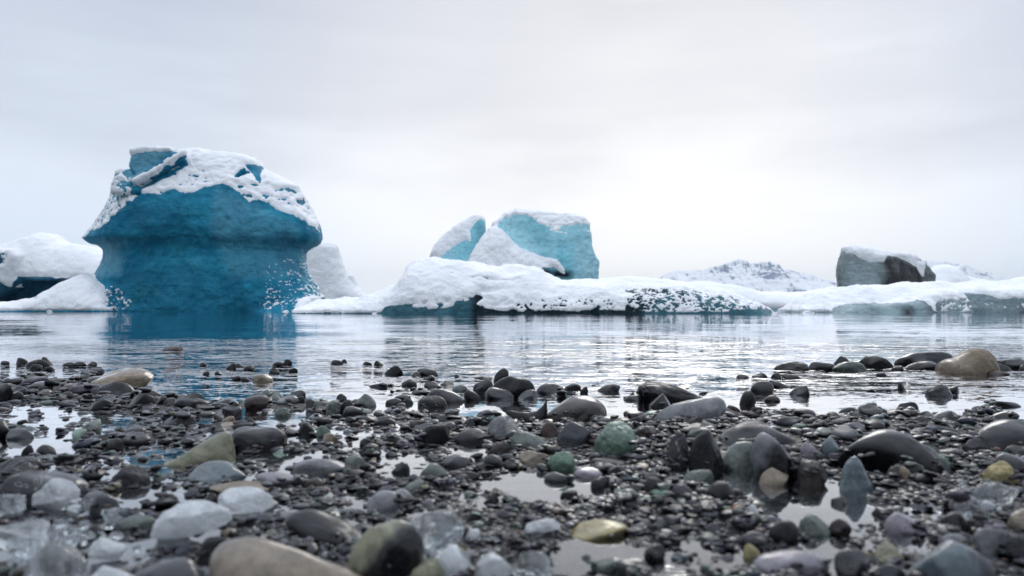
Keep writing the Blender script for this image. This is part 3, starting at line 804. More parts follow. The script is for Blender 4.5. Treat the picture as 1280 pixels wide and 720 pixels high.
def right_floe():
    f = Field(26, 990, 1420, 50, -130, 66, 1.6, 3.2)
    F = f.mound([(1012, 398), (1024, 388), (1032, 381), (1050, 377), (1081, 379), (1095, 376), (1115, 374), (1130, 372), (1142, 366), (1178, 363), (1230, 362), (1290, 360), (1360, 364), (1400, 385), (1415, 398)], 4, 56, 5.0, 0.42, und=2)
    F = smin(F, f.mound([(992, 392), (1010, 378), (1030, 367), (1052, 361), (1080, 358), (1110, 357), (1140, 355), (1180, 353), (1240, 353), (1300, 350), (1380, 352), (1410, 375), (1418, 398)], -52, 70, 3.0, 0.6, und=1.5), 6)
    F = smax(F, -f.capsule((1128, 376, 62), (1126, 392, 64), 4), 3)
    F = smax(F, -f.capsule((1180, 368, 60), (1186, 390, 64), 4), 3)
    f.build('iceberg', F, GREY, 'low shelf of cracked grey green ice with snow edge along the right shore', back=36, disp=(2.2, 0.04), fine=(1.1, 0.12), facets=4.0,
            ice=[[(1020, 398), (1024, 386), (1034, 381), (1060, 379), (1100, 379), (1128, 375), (1132, 398)], [(1178, 366), (1205, 370), (1215, 376), (1232, 382), (1240, 386), (1260, 378), (1266, 370), (1290, 375), (1420, 380), (1420, 398), (1180, 398)]],
            speckle=[([(1132, 372), (1178, 368), (1182, 392), (1130, 392)], 0.0, 1.6), ([(1186, 370), (1240, 375), (1240, 390), (1186, 390)], -0.3, 1.5)],
            dirt=[([(1232, 384), (1245, 378), (1420, 376), (1420, 398), (1232, 398)], 0.4), ([(1095, 384), (1105, 384), (1108, 398), (1095, 398)], 0.9), ([(1125, 372), (1132, 372), (1134, 398), (1124, 398)], 0.6)],
            tone=[([(1030, 380), (1130, 380), (1130, 395), (1030, 395)], 0.5)], mask_noise=0.3, thick=2.2, snow_scale=0.16)
right_floe()

# ------------------------------------------------------------------ distant mountains
def mountains():
    M = Mat('snowy_mountain')
    g = M.n('ShaderNodeNewGeometry')
    sp = M.n('ShaderNodeSeparateXYZ'); M.set(sp.inputs[0], g.outputs['Normal'])
    n = M.noise(M.wpos((1, 1, 3.0)), 0.009, 8, 0.72, 1.2)
    m1 = M.math('ADD', sp.outputs[2], M.math('MULTIPLY', M.math('SUBTRACT', n, 0.5), 1.6))
    c = M.mix(M.rng(m1, 0.60, 0.78), (0.19, 0.25, 0.35), (0.88, 0.90, 0.93))  # rock painted paler and bluer, distance haze put into its colour
    mat = M.finish(M.principled(Base_Color=c, Roughness=0.8, Specular_IOR_Level=0.2))
    for name, D, prof, seed in (('mountain_range', 6000, [(760, 372), (800, 358), (823, 349), (838, 339), (858, 338), (878, 337), (905, 329), (917, 325), (936, 329), (956, 327), (975, 333), (999, 341), (1022, 346), (1045, 351), (1070, 356), (1110, 372)], 3),
                                ('mountain_range', 7600, [(1090, 372), (1130, 345), (1160, 327), (1175, 325), (1194, 330), (1210, 332), (1229, 341), (1241, 347), (1255, 356), (1300, 358), (1420, 350), (1500, 372)], 11)):
        s = D / FPX
        us = np.arange(prof[0][0], prof[-1][0] + 0.1, 1.0); ws = np.arange(-140, 141, 3.0)
        U, W = np.meshgrid(us, ws)
        H = np.interp(U, [p[0] for p in prof], [HOR - p[1] for p in prof])
        g_ = np.clip(1 - (np.abs(W) / 140) ** 1.25, 0, 1)
        P = np.stack([U.ravel() * 0.035 + seed, W.ravel() * 0.035, np.zeros(U.size)], 1)
        rd = ridged(P, 5).reshape(U.shape)
        Z = H * g_ * (0.72 + 0.42 * rd * 1.0) * 1.0
        # keep the skyline where the photograph has it
        mx = Z.max(0); Z = Z * np.where(mx > 0, H[0] / np.maximum(mx, 1e-3), 1)[None, :]
        Z = Z + (fbm(P * 6, 3).reshape(U.shape)) * 1.2
        Z = np.where(g_ <= 0.001, -3, Z)
        V = np.stack([(U.ravel() - 640) * s, D + W.ravel() * s, Z.ravel() * s + CAM_H], 1)
        nx, ny = len(us), len(ws)
        i = (np.arange(nx - 1)[None, :] + np.arange(ny - 1)[:, None] * nx).ravel()
        o = new_mesh(name, V, np.stack([i, i + 1, i + nx + 1, i + nx], 1), mat)
        props(o, kind='structure')
mountains()

HAZE_DENSITY = 0.00006
def haze():
    x0, x1, y0, y1, z0, z1 = -9000, 9500, -60, 9500, -12, 440
    V = np.array([(x, y, z) for x in (x0, x1) for y in (y0, y1) for z in (z0, z1)], float)
    F = np.array([(0, 1, 3, 2), (4, 6, 7, 5), (0, 4, 5, 1), (2, 3, 7, 6), (0, 2, 6, 4), (1, 5, 7, 3)])
    m = bpy.data.materials.new('thin_haze'); m.use_nodes = True; t = m.node_tree; t.nodes.clear()
    o = t.nodes.new('ShaderNodeOutputMaterial'); v = t.nodes.new('ShaderNodeVolumePrincipled')
    v.inputs['Color'].default_value = (0.93, 0.96, 1.0, 1); v.inputs['Density'].default_value = HAZE_DENSITY
    v.inputs['Anisotropy'].default_value = 0.0
    t.links.new(v.outputs[0], o.inputs['Volume'])
    props(new_mesh('haze', V, F, m, smooth=False), kind='stuff')
if HAZE_DENSITY: haze()
# ------------------------------------------------------------------ stones
def icosphere(n):
    t = (1 + 5 ** 0.5) / 2
    V = [(-1, t, 0), (1, t, 0), (-1, -t, 0), (1, -t, 0), (0, -1, t), (0, 1, t), (0, -1, -t), (0, 1, -t), (t, 0, -1), (t, 0, 1), (-t, 0, -1), (-t, 0, 1)]
    F = [(0, 11, 5), (0, 5, 1), (0, 1, 7), (0, 7, 10), (0, 10, 11), (1, 5, 9), (5, 11, 4), (11, 10, 2), (10, 7, 6), (7, 1, 8), (3, 9, 4), (3, 4, 2), (3, 2, 6), (3, 6, 8), (3, 8, 9), (4, 9, 5), (2, 4, 11), (6, 2, 10), (8, 6, 7), (9, 8, 1)]
    V = [np.array(v, float) / np.linalg.norm(v) for v in V]
    for _ in range(n):
        mid = {}; G = []
        def m(a, b):
            k = (min(a, b), max(a, b))
            if k not in mid:
                p = V[a] + V[b]; V.append(p / np.linalg.norm(p)); mid[k] = len(V) - 1
            return mid[k]
        for a, b, c in F:
            ab, bc, ca = m(a, b), m(b, c), m(c, a)
            G += [(a, ab, ca), (b, bc, ab), (c, ca, bc), (ab, bc, ca)]
        F = G
    return np.array(V), np.array(F, np.int32)
ICO = {n: icosphere(n) for n in (1, 2, 3, 4, 5)}

def stone_shape(n, kind, r, seed):
    """unit stone on an icosphere: 'round', 'flat', 'angular', 'slab', 'rough'"""
    D, F = ICO[n]
    planes = []
    nf = {'shard': 10, 'round': 9, 'flat': 9, 'angular': 12, 'slab': 11, 'rough': 12}[kind]
    k = {'shard': 45.0, 'round': 15.0, 'flat': 16.0, 'angular': 26.0, 'slab': 30.0, 'rough': 16.0}[kind]
    lo, hi = {'shard': (0.42, 0.80), 'round': (0.72, 1.0), 'flat': (0.68, 0.96), 'angular': (0.62, 0.92), 'slab': (0.66, 0.94), 'rough': (0.72, 0.98)}[kind]
    P = r.normal(size=(nf, 3)); P /= np.linalg.norm(P, axis=1, keepdims=True)
    d = r.uniform(lo, hi, nf)
    dots = np.maximum(D @ P.T, 1e-6) / d
    rad = (1.0 + (dots ** k).sum(1)) ** (-1 / k)
    q = D * 1.3 + seed
    am = {'shard': 0.06, 'round': 0.07, 'flat': 0.07, 'angular': 0.05, 'slab': 0.06, 'rough': 0.12}[kind]
    rad = rad * (1 + am * fbm(q, 3))
    if kind in ('rough', 'angular', 'slab') and n >= 4: rad = rad * (1 + (0.05 if kind == 'rough' else 0.015) * fbm(q * 4, 3))
    V = D * rad[:, None]
    if kind != 'slab':                     # egg and wedge asymmetry
        V = V * np.stack([np.ones(len(V)), 1 + 0.22 * r.normal() * V[:, 0], 1 + 0.22 * r.normal() * V[:, 0]], 1)
        V[:, 0] += 0.18 * r.normal() * V[:, 2]; V[:, 1] += 0.12 * r.normal() * V[:, 2]
    V = V - (V.max(0) + V.min(0)) / 2
    mx = np.abs(V).max(0)
    return V / mx, F

# base colours of the stones (linear)
COLR = {'black': (0.013, 0.014, 0.018), 'dark': (0.028, 0.030, 0.037), 'purple': (0.050, 0.044, 0.058), 'blue': (0.032, 0.041, 0.058),
        'grey': (0.080, 0.082, 0.093), 'lgrey': (0.20, 0.205, 0.215), 'green': (0.16, 0.24, 0.185), 'greygreen': (0.12, 0.145, 0.13),
        'tan': (0.21, 0.165, 0.115), 'olive': (0.25, 0.25, 0.17), 'brown': (0.068, 0.052, 0.046), 'red': (0.085, 0.038, 0.036),
        'orange': (0.42, 0.13, 0.045), 'beige': (0.24, 0.20, 0.15), 'mauve': (0.27, 0.25, 0.28), 'pale': (0.33, 0.32, 0.30), 'ochre': (0.30, 0.26, 0.13), 'slate': (0.13, 0.165, 0.18)}
CWORD = {'black': 'black', 'dark': 'dark grey', 'purple': 'purple grey', 'blue': 'blue black', 'grey': 'grey', 'lgrey': 'light grey', 'green': 'pale green',
         'greygreen': 'grey green', 'tan': 'tan', 'olive': 'pale olive', 'brown': 'brown', 'red': 'dark red', 'orange': 'orange', 'beige': 'beige', 'mauve': 'mauve',
         'pale': 'whitish', 'ochre': 'yellowish', 'slate': 'slate blue'}
SWORD = {'round': 'rounded', 'flat': 'flat', 'angular': 'angular', 'slab': 'slab shaped', 'rough': 'rough'}
# x0, top, x1, base (photograph pixels), shape, colour, tilt degrees, label, short name used as a landmark
S = [
 (107,460,189,486,'round','tan',-8,'big pale tan boulder at the edge of the blue reflecting pool','the tan boulder by the blue pool'),
 (109,470,150,484,'round','purple',6,'dark oval stone lying in front of the tan boulder, above the smooth dome',''),
 (125,477,171,496,'round','dark',3,'smooth dark dome shaped stone in front of the tan boulder by the blue pool','the dark dome by the blue pool'),
 (113,484,138,496,'round','grey',0,'small grey egg shaped stone touching the left of the dark dome',''),
 (-14,479,15,502,'round','dark',0,'big dark stone cut by the left edge at the upper shore','the big dark stone at the left edge'),
 (-4,472,33,483,'flat','dark',-4,'',''), (14,483,38,495,'round','dark',10,'',''), (12,489,31,501,'angular','black',0,'',''),
 (20,447,37,457,'angular','black',0,'',''), (33,449,62,459,'round','dark',0,'dark oval stone in the middle of the farthest cluster at left','the far left stone cluster'),
 (52,446,69,457,'angular','black',28,'black leaning stone at the right end of the farthest cluster at left',''), (37,455,53,462,'round','black',0,'',''),
 (78,453,96,458,'flat','black',0,'',''), (92,452,108,458,'flat','dark',-5,'',''), (109,452,121,458,'round','black',0,'',''),
 (0,451,11,456,'flat','black',0,'',''), (55,458,68,463,'round','dark',0,'',''),
 (110,499,140,514,'round','dark',0,'',''), (159,491,196,514,'angular','black',-14,'black angular stone like a wedge at the left of the blue pool','the black wedge left of the blue pool'),
 (203,497,224,511,'round','grey',0,'',''), (195,495,210,510,'angular','black',0,'',''), (221,492,234,503,'round','lgrey',0,'',''), (232,491,257,504,'angular','dark',-6,'',''),
 (101,524,128,542,'round','greygreen',-4,'grey olive egg shaped stone standing alone in shallow water at left','the olive egg stone at left'),
 (-22,522,12,549,'round','black',0,'black round stone cut by the left edge below the upper shore',''),
 (9,536,41,550,'flat','grey',0,'',''), (134,548,155,564,'round','black',0,'',''), (117,544,140,557,'round','dark',0,'',''), (154,534,184,545,'flat','dark',0,'',''),
 (22,556,46,573,'angular','black',-10,'',''), (46,556,71,569,'round','dark',0,'',''), (93,560,112,572,'round','dark',0,'',''),
 (72,489,92,500,'flat','purple',0,'',''), (95,492,120,500,'flat','brown',0,'',''), (45,483,60,492,'round','black',0,'',''), (58,480,76,488,'round','dark',0,'',''), (88,480,105,492,'round','black',0,'',''),
 (204,432,230,438.5,'flat','brown',0,'single brown stone alone in the open water before the huge iceberg','the lone brown stone in the water'),
 (289,533,358,563,'round','dark',-4,'large smooth dark oval stone beside the pale olive boulder','the large dark oval beside the olive boulder'),
 (316,467,341,478,'round','beige',3,'',''), (335,460,350,468,'angular','black',0,'',''), (355,449,365,457,'angular','black',0,'',''), (340,452,356,457.5,'flat','black',0,'',''),
 (282,454,295,462,'round','black',0,'',''), (301,457,318,462.5,'flat','black',0,'',''), (295,454,305,459,'flat','black',0,'',''), (361,460,372,466,'angular','black',0,'',''),
 (250,453,258,458,'round','dark',0,'',''), (253,464,262,469,'round','dark',0,'',''), (290,470,302,476,'flat','black',0,'',''), (301,471,312,477,'round','black',0,'',''), (268,464,278,469,'flat','black',0,'',''),
 (413,450,429,456,'round','dark',0,'',''), (427,449,434,453,'round','black',0,'',''), (453,452,465,456,'round','black',0,'',''), (467,451,479,457,'round','black',0,'',''),
 (331,494,351,506,'round','greygreen',0,'',''), (343,509,364,521,'rough','greygreen',0,'pale grey green rough lump on the low bar of stones right of the blue pool','the grey green lump on the stone bar'),
 (368,495,381,507,'round','dark',0,'',''), (360,488,382,497,'flat','dark',0,'',''), (382,498,406,511,'angular','dark',0,'',''), (407,500,426,518,'round','greygreen',-38,'',''),
 (424,499,442,517,'round','dark',10,'',''), (420,492,433,502,'round','black',20,'',''), (325,487,338,499,'round','greygreen',0,'',''), (338,489,356,498,'flat','greygreen',12,'',''),
 (442,492,471,509,'rough','greygreen',0,'speckled grey green flattened round stone in bright water left of centre','the speckled grey green round stone'),
 (440,519,476,530,'flat','purple',-3,'',''), (468,522,495,533,'flat','purple',4,'',''), (279,508,302,521,'angular','purple',14,'',''), (272,520,293,531,'round','tan',-8,'warm tan pebble half under water before the stone bar right of the blue pool',''),
 (267,518,282,527,'round','purple',0,'',''), (305,523,322,532,'round','purple',0,'',''), (450,554,477,572,'round','grey',-22,'',''), (483,540,500,555,'round','greygreen',0,'',''), (448,548,469,561,'angular','black',0,'',''),
 (402,541,422,556,'round','tan',0,'',''), (395,532,413,546,'round','green',0,'',''), (372,528,395,545,'angular','black',0,'',''),
 (617,460,636,479,'angular','black',-18,'black upright stone standing behind the dark whaleback boulder at mid shore','the black upright stone'),
 (616,470,669,496,'round','dark',4,'large dark oval boulder beside the black upright stone at the far shore','the dark boulder beside the black upright stone'),
 (591,474,617,489,'angular','dark',0,'',''), (606,484,643,498,'round','grey',0,'shiny wet grey dome just in front of the dark boulder and upright stone',''), (647,487,673,498,'round','grey',0,'',''),
 (670,479,706,492,'round','dark',0,'',''), (705,479,727,488,'round','dark',0,'',''), (533,486,581,504,'round','purple',2,'wide dark purple oval above the black oval in bright water at centre','the wide purple oval at centre'),
 (522,495,560,509.5,'round','black',0,'black oval stone lying in front of the wide purple oval at centre',''), (580,487,601,500,'round','dark',8,'',''),
 (519,460,549,470,'slab','dark',3,'',''), (480,457,504,467,'slab','dark',-10,'',''), (514,465,527,471,'round','black',0,'',''), (529,469,545,475,'flat','black',0,'',''), (502,474,522,483,'round','black',0,'',''),
 (592,482,606,491,'round','dark',0,'',''), (493,493,514,500,'flat','dark',0,'',''), (502,497,517,505,'round','grey',0,'',''), (482,498,502,506,'flat','black',0,'',''), (530,477,552,485,'flat','dark',0,'',''), (565,481,585,489,'flat','greygreen',0,'',''),
 (568,468,574,472,'round','black',0,'',''), (593,470,616,474.5,'flat','black',-4,'',''), (725,483,735,492,'angular','black',0,'',''),
 (593,512,634,529,'slab','slate',-2,'pale slate slab lying in the water against the black curved shard','the pale slate slab'),
 (655,514,683,527,'round','blue',-8,'',''), (677,495,759,528,'round','brown',-4,'big smooth brown dome shaped boulder in the middle of the shore','the big brown dome'),
 (609,520,650,552,'rough','lgrey',10,'mottled grey stone with a whitish patch left of the red brown round stone','the mottled grey stone'),
 (634,541,690,565,'slab','greygreen',14,'grey green rough slab sloping down to the right of the mottled grey stone','the rough sloping slab'),
 (673,528,705,551,'round','red',0,'smooth red brown round stone in front of the big brown dome','the red brown round stone'),
 (693,528,741,562,'angular','blue',-10,'blue black angular rounded stone between the red brown stone and the green rock','the blue black stone'),
 (524,530,562,556,'angular','black',0,'black many sided block stone left of centre, mirrored in dark water below','the black block left of centre'),
 (562,536,610,554,'round','purple',0,'wide grey purple dome right of the black block',''), (511,525,542,536,'slab','red',0,'flat red brown stone behind the black block left of centre',''), (551,525,578,536,'flat','black',0,'',''), (577,522,595,534,'round','black',0,'',''),
 (608,553,639,571,'rough','brown',0,'brown block with a rusty face just below the mottled grey stone',''), (646,563,690,580,'slab','beige',-3,'whitish orange flat stone left of the pale green stone at centre','the whitish orange flat stone'),
 (684,563,719,590,'rough','green',6,'pale mint green stone lying right of the whitish orange flat stone','the mint green stone'),
 (602,568,629,586,'angular','black',0,'black pointed stone left of the whitish orange flat stone',''), (549,568,594,585,'flat','grey',0,'',''),
 (795,476,895,502,'rough','dark',3,'long rough dark boulder behind the large grey whaleback boulder','the long rough dark boulder'),
 (812,492,845,512,'angular','black',10,'black wedge with a thin pale rim between the rough dark boulder and the whaleback','the black rimmed wedge'),
 (816,495,908,534,'round','lgrey',-6,'large smooth pale grey whaleback boulder right of centre','the grey whaleback'),
 (903,506,928,524,'round','red',10,'dark red round stone at the right tip of the grey whaleback','the dark red stone'),
 (831,520,880,549,'rough','black',-6,'rough black craggy stone in front of the grey whaleback','the craggy black stone'),
 (743,527,798,573,'rough','green',12,'large rough pale green rock in front of the shore right of centre','the rough green rock'),
 (785,531,832,556,'rough','brown',6,'grey brown cracked stone between the green rock and the craggy black stone','the cracked brown stone'),
 (860,537,905,592,'slab','dark',0,'dark tombstone shaped upright stone below the craggy black stone','the dark tombstone stone'),
 (833,541,861,590,'round','purple',4,'purple pointed upright stone touching the dark tombstone stone on its left','the pointed purple stone'),
 (780,513,814,526,'round','purple',6,'',''), (787,519,812,530,'round','grey',-8,'',''), (736,519,753,530,'round','grey',-10,'',''), (786,490,794,499,'angular','black',0,'',''), (745,480,776,490,'round','dark',0,'',''),
 (887,527,1006,566,'round','purple',3,'broad low purple grey boulder right of the dark red stone','the broad purple boulder'),
 (895,545,948,560,'round','purple',3,'',''), (902,552,962,589,'slab','greygreen',4,'pale grey green slab with chipped lower edge below the broad purple boulder','the chipped grey green slab'),
 (941,541,1001,600,'round','dark',10,'dark humped stone with pale shiny shoulder right of the chipped slab','the shiny shouldered stone'),
 (938,476,967,491,'round','black',0,'black rounded stone standing in the bright right bay','the black stone in the right bay'), (961,475,988,485,'flat','black',0,'',''),
 (925,488,945,507,'round','dark',0,'upright dark grey ball stone in water at the mouth of the right bay','the ball stone in the bay'),
 (955,494,975,502,'slab','brown',0,'',''), (965,451,1010,462.5,'rough','brown',-4,'rusty brown low rock at the left end of the far right boulder row','the rusty rock'),
 (1011,452,1044,462,'round','dark',-6,'',''), (1042,445,1066,458,'angular','black',0,'black peaked stone behind the grey green stone in the far right row','the black peaked stone'),
 (1040,451,1080,464,'rough','greygreen',0,'grey green low stone in front of the black peaked stone',''), (1070,444,1120,460,'angular','black',4,'wide black rock in the far right row, left of the biggest grey one','the wide black rock'),
 (1120,439,1191,458,'round','dark',-2,'biggest dark grey boulder of the far right row, left of the tan one','the biggest grey boulder of the row'),
 (1129,451,1170,462,'flat','black',0,'',''), (1236,450,1254,456,'flat','black',0,'',''), (1242,455,1266,464,'round','black',0,'',''), (1248,448,1284,461,'angular','black',0,'',''), (1273,455,1292,463,'round','dark',0,'',''),
 (1231,463,1262,469,'flat','red',0,'',''), (1114,457,1130,463,'round','black',0,'',''), (988,482,1012,494,'angular','dark',-6,'',''),
 (1158,481,1191,496,'rough','dark',0,'',''), (1184,482,1200,491,'flat','dark',0,'',''), (1122,479,1130,486,'angular','black',0,'',''), (1238,501,1274,509,'flat','dark',2,'',''), (1236,499,1246,506,'round','black',0,'',''),
 (964,466,976,473,'flat','black',0,'',''), (976,467,1000,473,'flat','black',0,'',''), (940,466,960,472,'round','black',0,'',''), (1094,466,1108,470,'flat','black',0,'',''), (920,468,936,473,'flat','black',0,'',''),
 (1077,503,1096,513,'round','greygreen',0,'',''), (1120,502,1147,515,'round','purple',0,'purple oval on top of the stone bar at the right bay','the purple oval at the right bay'), (1047,509,1073,520,'round','dark',0,'',''),
 (1123,512,1146,526,'round','greygreen',0,'',''), (1096,511,1120,530,'rough','dark',30,'',''), (1061,515,1085,534,'round','black',-30,'black stone leaning right on the stone bar left of the purple oval',''),
 (1143,520,1165,540,'round','grey',0,'',''), (1164,513,1200,532,'angular','grey',-10,'grey wedge stone right of the stone bar at the right bay','the grey wedge at the right bay'), (1008,528,1037,545,'round','dark',0,'',''),
 (1039,532,1072,551,'round','purple',6,'',''), (1087,527,1124,541,'round','purple',0,'',''), (1157,531,1203,552,'round','dark',5,'dark oval stone with mossy tone behind the big black whale stone',''),
 (1032,527,1055,536,'flat','purple',0,'',''), (1050,537,1187,594,'round','black',4,'big glossy black whale shaped boulder at the right','the big black boulder'),
 (1219,525,1330,566,'round','grey',0,'large smooth dark grey boulder cut by the right edge','the grey boulder at the right edge'),
 (1203,547,1237,564,'slab','grey',4,'',''), (1256,557,1300,574,'round','purple',0,'',''), (1246,567,1300,595,'round','purple',8,'',''), (1198,530,1226,542,'round','green',0,'',''),
 (1025,546,1050,576,'round','slate',10,'slate blue upright oval stone touching the left end of the big black boulder','the slate upright oval'),
 (1005,541,1034,557,'slab','greygreen',14,'',''), (1001,553,1030,578,'round','mauve',0,'',''),
 (996,574,1034,607,'rough','brown',0,'banded dark brown stone left of the pointed fin stone','the banded brown stone'),
 (1227,576,1270,607,'rough','ochre',6,'yellow tan speckled stone near the right edge below the big black boulder','the yellow tan stone'),
 (1157,568,1194,588,'rough','green',-12,'green leaf shaped stone against the right end of the big black boulder','the green leaf stone'),
 (1108,581,1138,603,'rough','brown',0,'rusty tan stone tucked under the front of the big black boulder','the rusty tan stone'),
 (1175,638,1219,668,'angular','dark',20,'dark cracked leaning stone above the pale rounded stones near the lower right','the dark cracked leaning stone'),
 (1106,641,1150,668,'slab','mauve',0,'pale streaked quartz like stone beside the mirror pool','the pale streaked stone'),
 (1134,676,1256,752,'slab','slate',8,'large pale blue green streaked rock at the bottom edge on the right','the streaked blue green rock'),
 (1091,678,1130,702,'round','olive',0,'',''), (1044,687,1090,728,'round','purple',0,'blurred purple round stone at the bottom, left of the streaked rock','the purple stone at the bottom'), (1090,704,1132,740,'flat','blue',0,'',''),
 (1207,659,1255,692,'round','lgrey',0,'',''), (1173,666,1210,684,'round','lgrey',0,'',''), (1260,667,1300,702,'round','grey',0,'',''), (1262,636,1300,668,'rough','beige',0,'',''),
 (998,644,1037,670,'rough','greygreen',0,'',''), (1036,648,1064,670,'round','brown',0,'',''),
 (948,585,986,607,'angular','beige',0,'pinkish brown triangular stone mirrored in water left of the banded stone','the pinkish triangle stone'),
 (874,602,922,632,'flat','black',0,'black stone with a flat pale rim below the dark tombstone stone','the flat rimmed black stone'),
 (850,587,892,606,'slab','greygreen',-16,'',''), (837,605,870,630,'rough','grey',14,'',''), (804,596,832,621,'round','grey',16,'',''),
 (913,632,928,642,'round','orange',0,'small bright orange pebble in the gravel','the bright orange pebble'),
 (708,652,785,674,'flat','ochre',-2,'blurred pale yellow green flat stone in the gravel at lower centre','the yellow green flat stone'),
 (928,680,951,697,'round','ochre',0,'',''), (941,688,1036,715,'flat','mauve',3,'blurred flat pale mauve stone near the bottom right of centre','the flat mauve stone'),
 (923,665,966,685,'round','purple',0,'',''), (918,642,946,654,'flat','red',0,'',''), (962,649,997,678,'round','grey',8,'',''), (805,680,832,702,'angular','dark',0,'',''), (738,697,780,714,'round','greygreen',0,'',''), (770,700,816,722,'round','grey',0,'',''),
 (264,671,492,775,'round','beige',4,'huge blurred beige grey boulder at the bottom left of centre','the huge beige boulder'),
 (357,639,459,682,'round','dark',3,'dark rounded boulder right behind the huge beige boulder','the dark boulder behind the beige one'),
 (434,651,530,735,'angular','black',14,'black angular boulder with olive top at the right of the huge beige boulder','the black olive topped boulder'),
 (248,671,292,716,'rough','black',-20,'black craggy stone wedged at the left of the huge beige boulder','the black stone left of the beige boulder'),
 (364,571,433,594,'round','lgrey',-5,'long smooth grey stone above the mauve flat stone at left of centre','the long smooth grey stone'),
 (458,614,506,637,'round','lgrey',0,'grey stone with a pale shiny top over a dark shadow left of centre','the shiny topped stone'), (488,612,520,628,'flat','lgrey',10,'',''),
 (322,590,374,607,'flat','mauve',0,'',''), (236,577,309,601,'flat','slate',0,'pale green blurred flat stone just below the olive boulder','the pale green flat stone'), (252,603,340,618,'flat','beige',0,'',''),
 (381,598,406,610,'flat','brown',0,'',''), (-4,589,106,634,'round','grey',2,'large grey brown dome shaped boulder at the left edge behind white ice','the large dome at the left edge'),
 (-14,571,60,602,'rough','black',-3,'big black craggy rock at the left edge above the grey brown dome','the big black rock at the left edge'),
 (138,583,194,608,'rough','purple',-14,'dark mottled wedge stone right of the large dome','the mottled wedge stone'),
 (113,617,150,647,'round','grey',20,'',''), (134,644,194,666,'round','greygreen',4,'',''), (150,700,262,760,'round','grey',2,'blurred grey brown boulder at the bottom edge left of the huge beige one','the bottom left boulder'),
 (91,655,134,671,'angular','dark',-8,'',''), (604,618,625,631,'angular','black',0,'',''), (579,641,602,654,'round','black',0,'',''), (585,652,607,664,'round','greygreen',0,'',''), (700,613,722,624,'angular','dark',0,'',''),
 (738,595,762,611,'round','dark',0,'',''), (759,581,784,597,'angular','grey',0,'',''), (738,572,790,583,'flat','grey',0,'',''), (524,579,564,604,'slab','greygreen',18,'',''), (504,600,535,616,'rough','greygreen',0,'',''),
 (566,589,600,600,'flat','dark',0,'',''), (716,584,754,597,'flat','mauve',0,'',''), (512,698,556,740,'round','olive',0,'',''), (250,616,272,632,'flat','black',0,'',''), (430,569,458,585,'round','greygreen',12,'',''), (489,577,513,592,'round','dark',0,'',''),
 (680,590,716,603,'flat','dark',0,'',''), (768,610,800,626,'flat','greygreen',0,'',''), (1040,620,1062,632,'round','dark',0,'',''), (880,655,905,668,'angular','dark',0,'',''), (820,645,850,660,'round','purple',0,'',''),
]

# height map of everything that already lies on the bed, so that each stone rests on what is below it
HX0, HX1, HY0, HY1, HS = -2.3, 2.3, 0.10, 3.2, 0.0025
hx = np.arange(HX0, HX1, HS); hy = np.arange(HY0, HY1, HS)
GX, GY = np.meshgrid(hx, hy)
HM = np.concatenate([bed_height(GX[i:i + 200], GY[i:i + 200]) for i in range(0, len(hy), 200)])
BLOCK = np.zeros(HM.shape, bool)
def patch(cx, cy, ax, ay, rot):
    r = max(ax, ay)
    i0, i1 = int((cy - r - HY0) / HS), int((cy + r - HY0) / HS) + 2
    j0, j1 = int((cx - r - HX0) / HS), int((cx + r - HX0) / HS) + 2
    i0 = max(i0, 0); j0 = max(j0, 0); i1 = min(i1, HM.shape[0]); j1 = min(j1, HM.shape[1])
    if i1 <= i0 or j1 <= j0: return None
    X = GX[i0:i1, j0:j1] - cx; Y = GY[i0:i1, j0:j1] - cy
    c, s = math.cos(rot), math.sin(rot)
    U = (X * c + Y * s) / ax; W = (-X * s + Y * c) / ay
    return (slice(i0, i1), slice(j0, j1)), U * U + W * W
def rotz(V, a):
    c, s = math.cos(a), math.sin(a)
    return np.stack([V[:, 0] * c - V[:, 1] * s, V[:, 0] * s + V[:, 1] * c, V[:, 2]], 1)
def roty(V, a):
    c, s = math.cos(a), math.sin(a)
    return np.stack([V[:, 0] * c + V[:, 2] * s, V[:, 1], -V[:, 0] * s + V[:, 2] * c], 1)
ROUGHV = {'round': 0.12, 'flat': 0.15, 'angular': 0.35, 'slab': 0.5, 'rough': 0.85}
def tints(V, col, kind, r, extra=None):
    t = np.tile(np.array(COLR[col]) * (0.36 if max(COLR[col]) < 0.095 else 0.85), (len(V), 1))
    if extra is not None: t = extra(V, t)
    return {'tint': t, 'rough': np.full(len(V), ROUGHV[kind] * r.uniform(0.8, 1.15)), 'vein': np.full(len(V), float(r.random() < 0.05)), 'layer': np.full(len(V), 0.7 * float(r.random() < 0.22))}
def fit_box(V, x0, y0, x1, y1, depth=0.75, zb=0.0, sink=0.5):
    """scale and place a unit stone so that it fills the box seen in the photograph"""
    wpx = x1 - x0
    df = (CAM_H - zb) * FPX / (max(y1, HOR + 30) - HOR)
    k = depth * wpx / FPX * 0.42
    dc = df / max(1 - k, 0.4)
    ax = wpx * dc / FPX / 2; ay = ax * depth
    ztop = CAM_H - (y0 - HOR) * dc / FPX
    ztop = max(ztop, zb + 0.0028)
    hgt = ztop - zb
    zbot = zb - sink * hgt
    az = (ztop - zbot) / 2
    e = np.abs(V[:, 0]).max()
    V = V - (V.max(0) + V.min(0)) / 2
    V = V / (np.abs(V).max(0) + 1e-9) * np.array([ax, ay, az])
    cx = ((x0 + x1) / 2 - 640) * dc / FPX
    return V, (cx, dc, (ztop + zbot) / 2), (ax, ay, az)
GROUP_STONE = 'stones on the shore'
placed = []      # px x, px y, size, colour, shape, object, label, landmark name
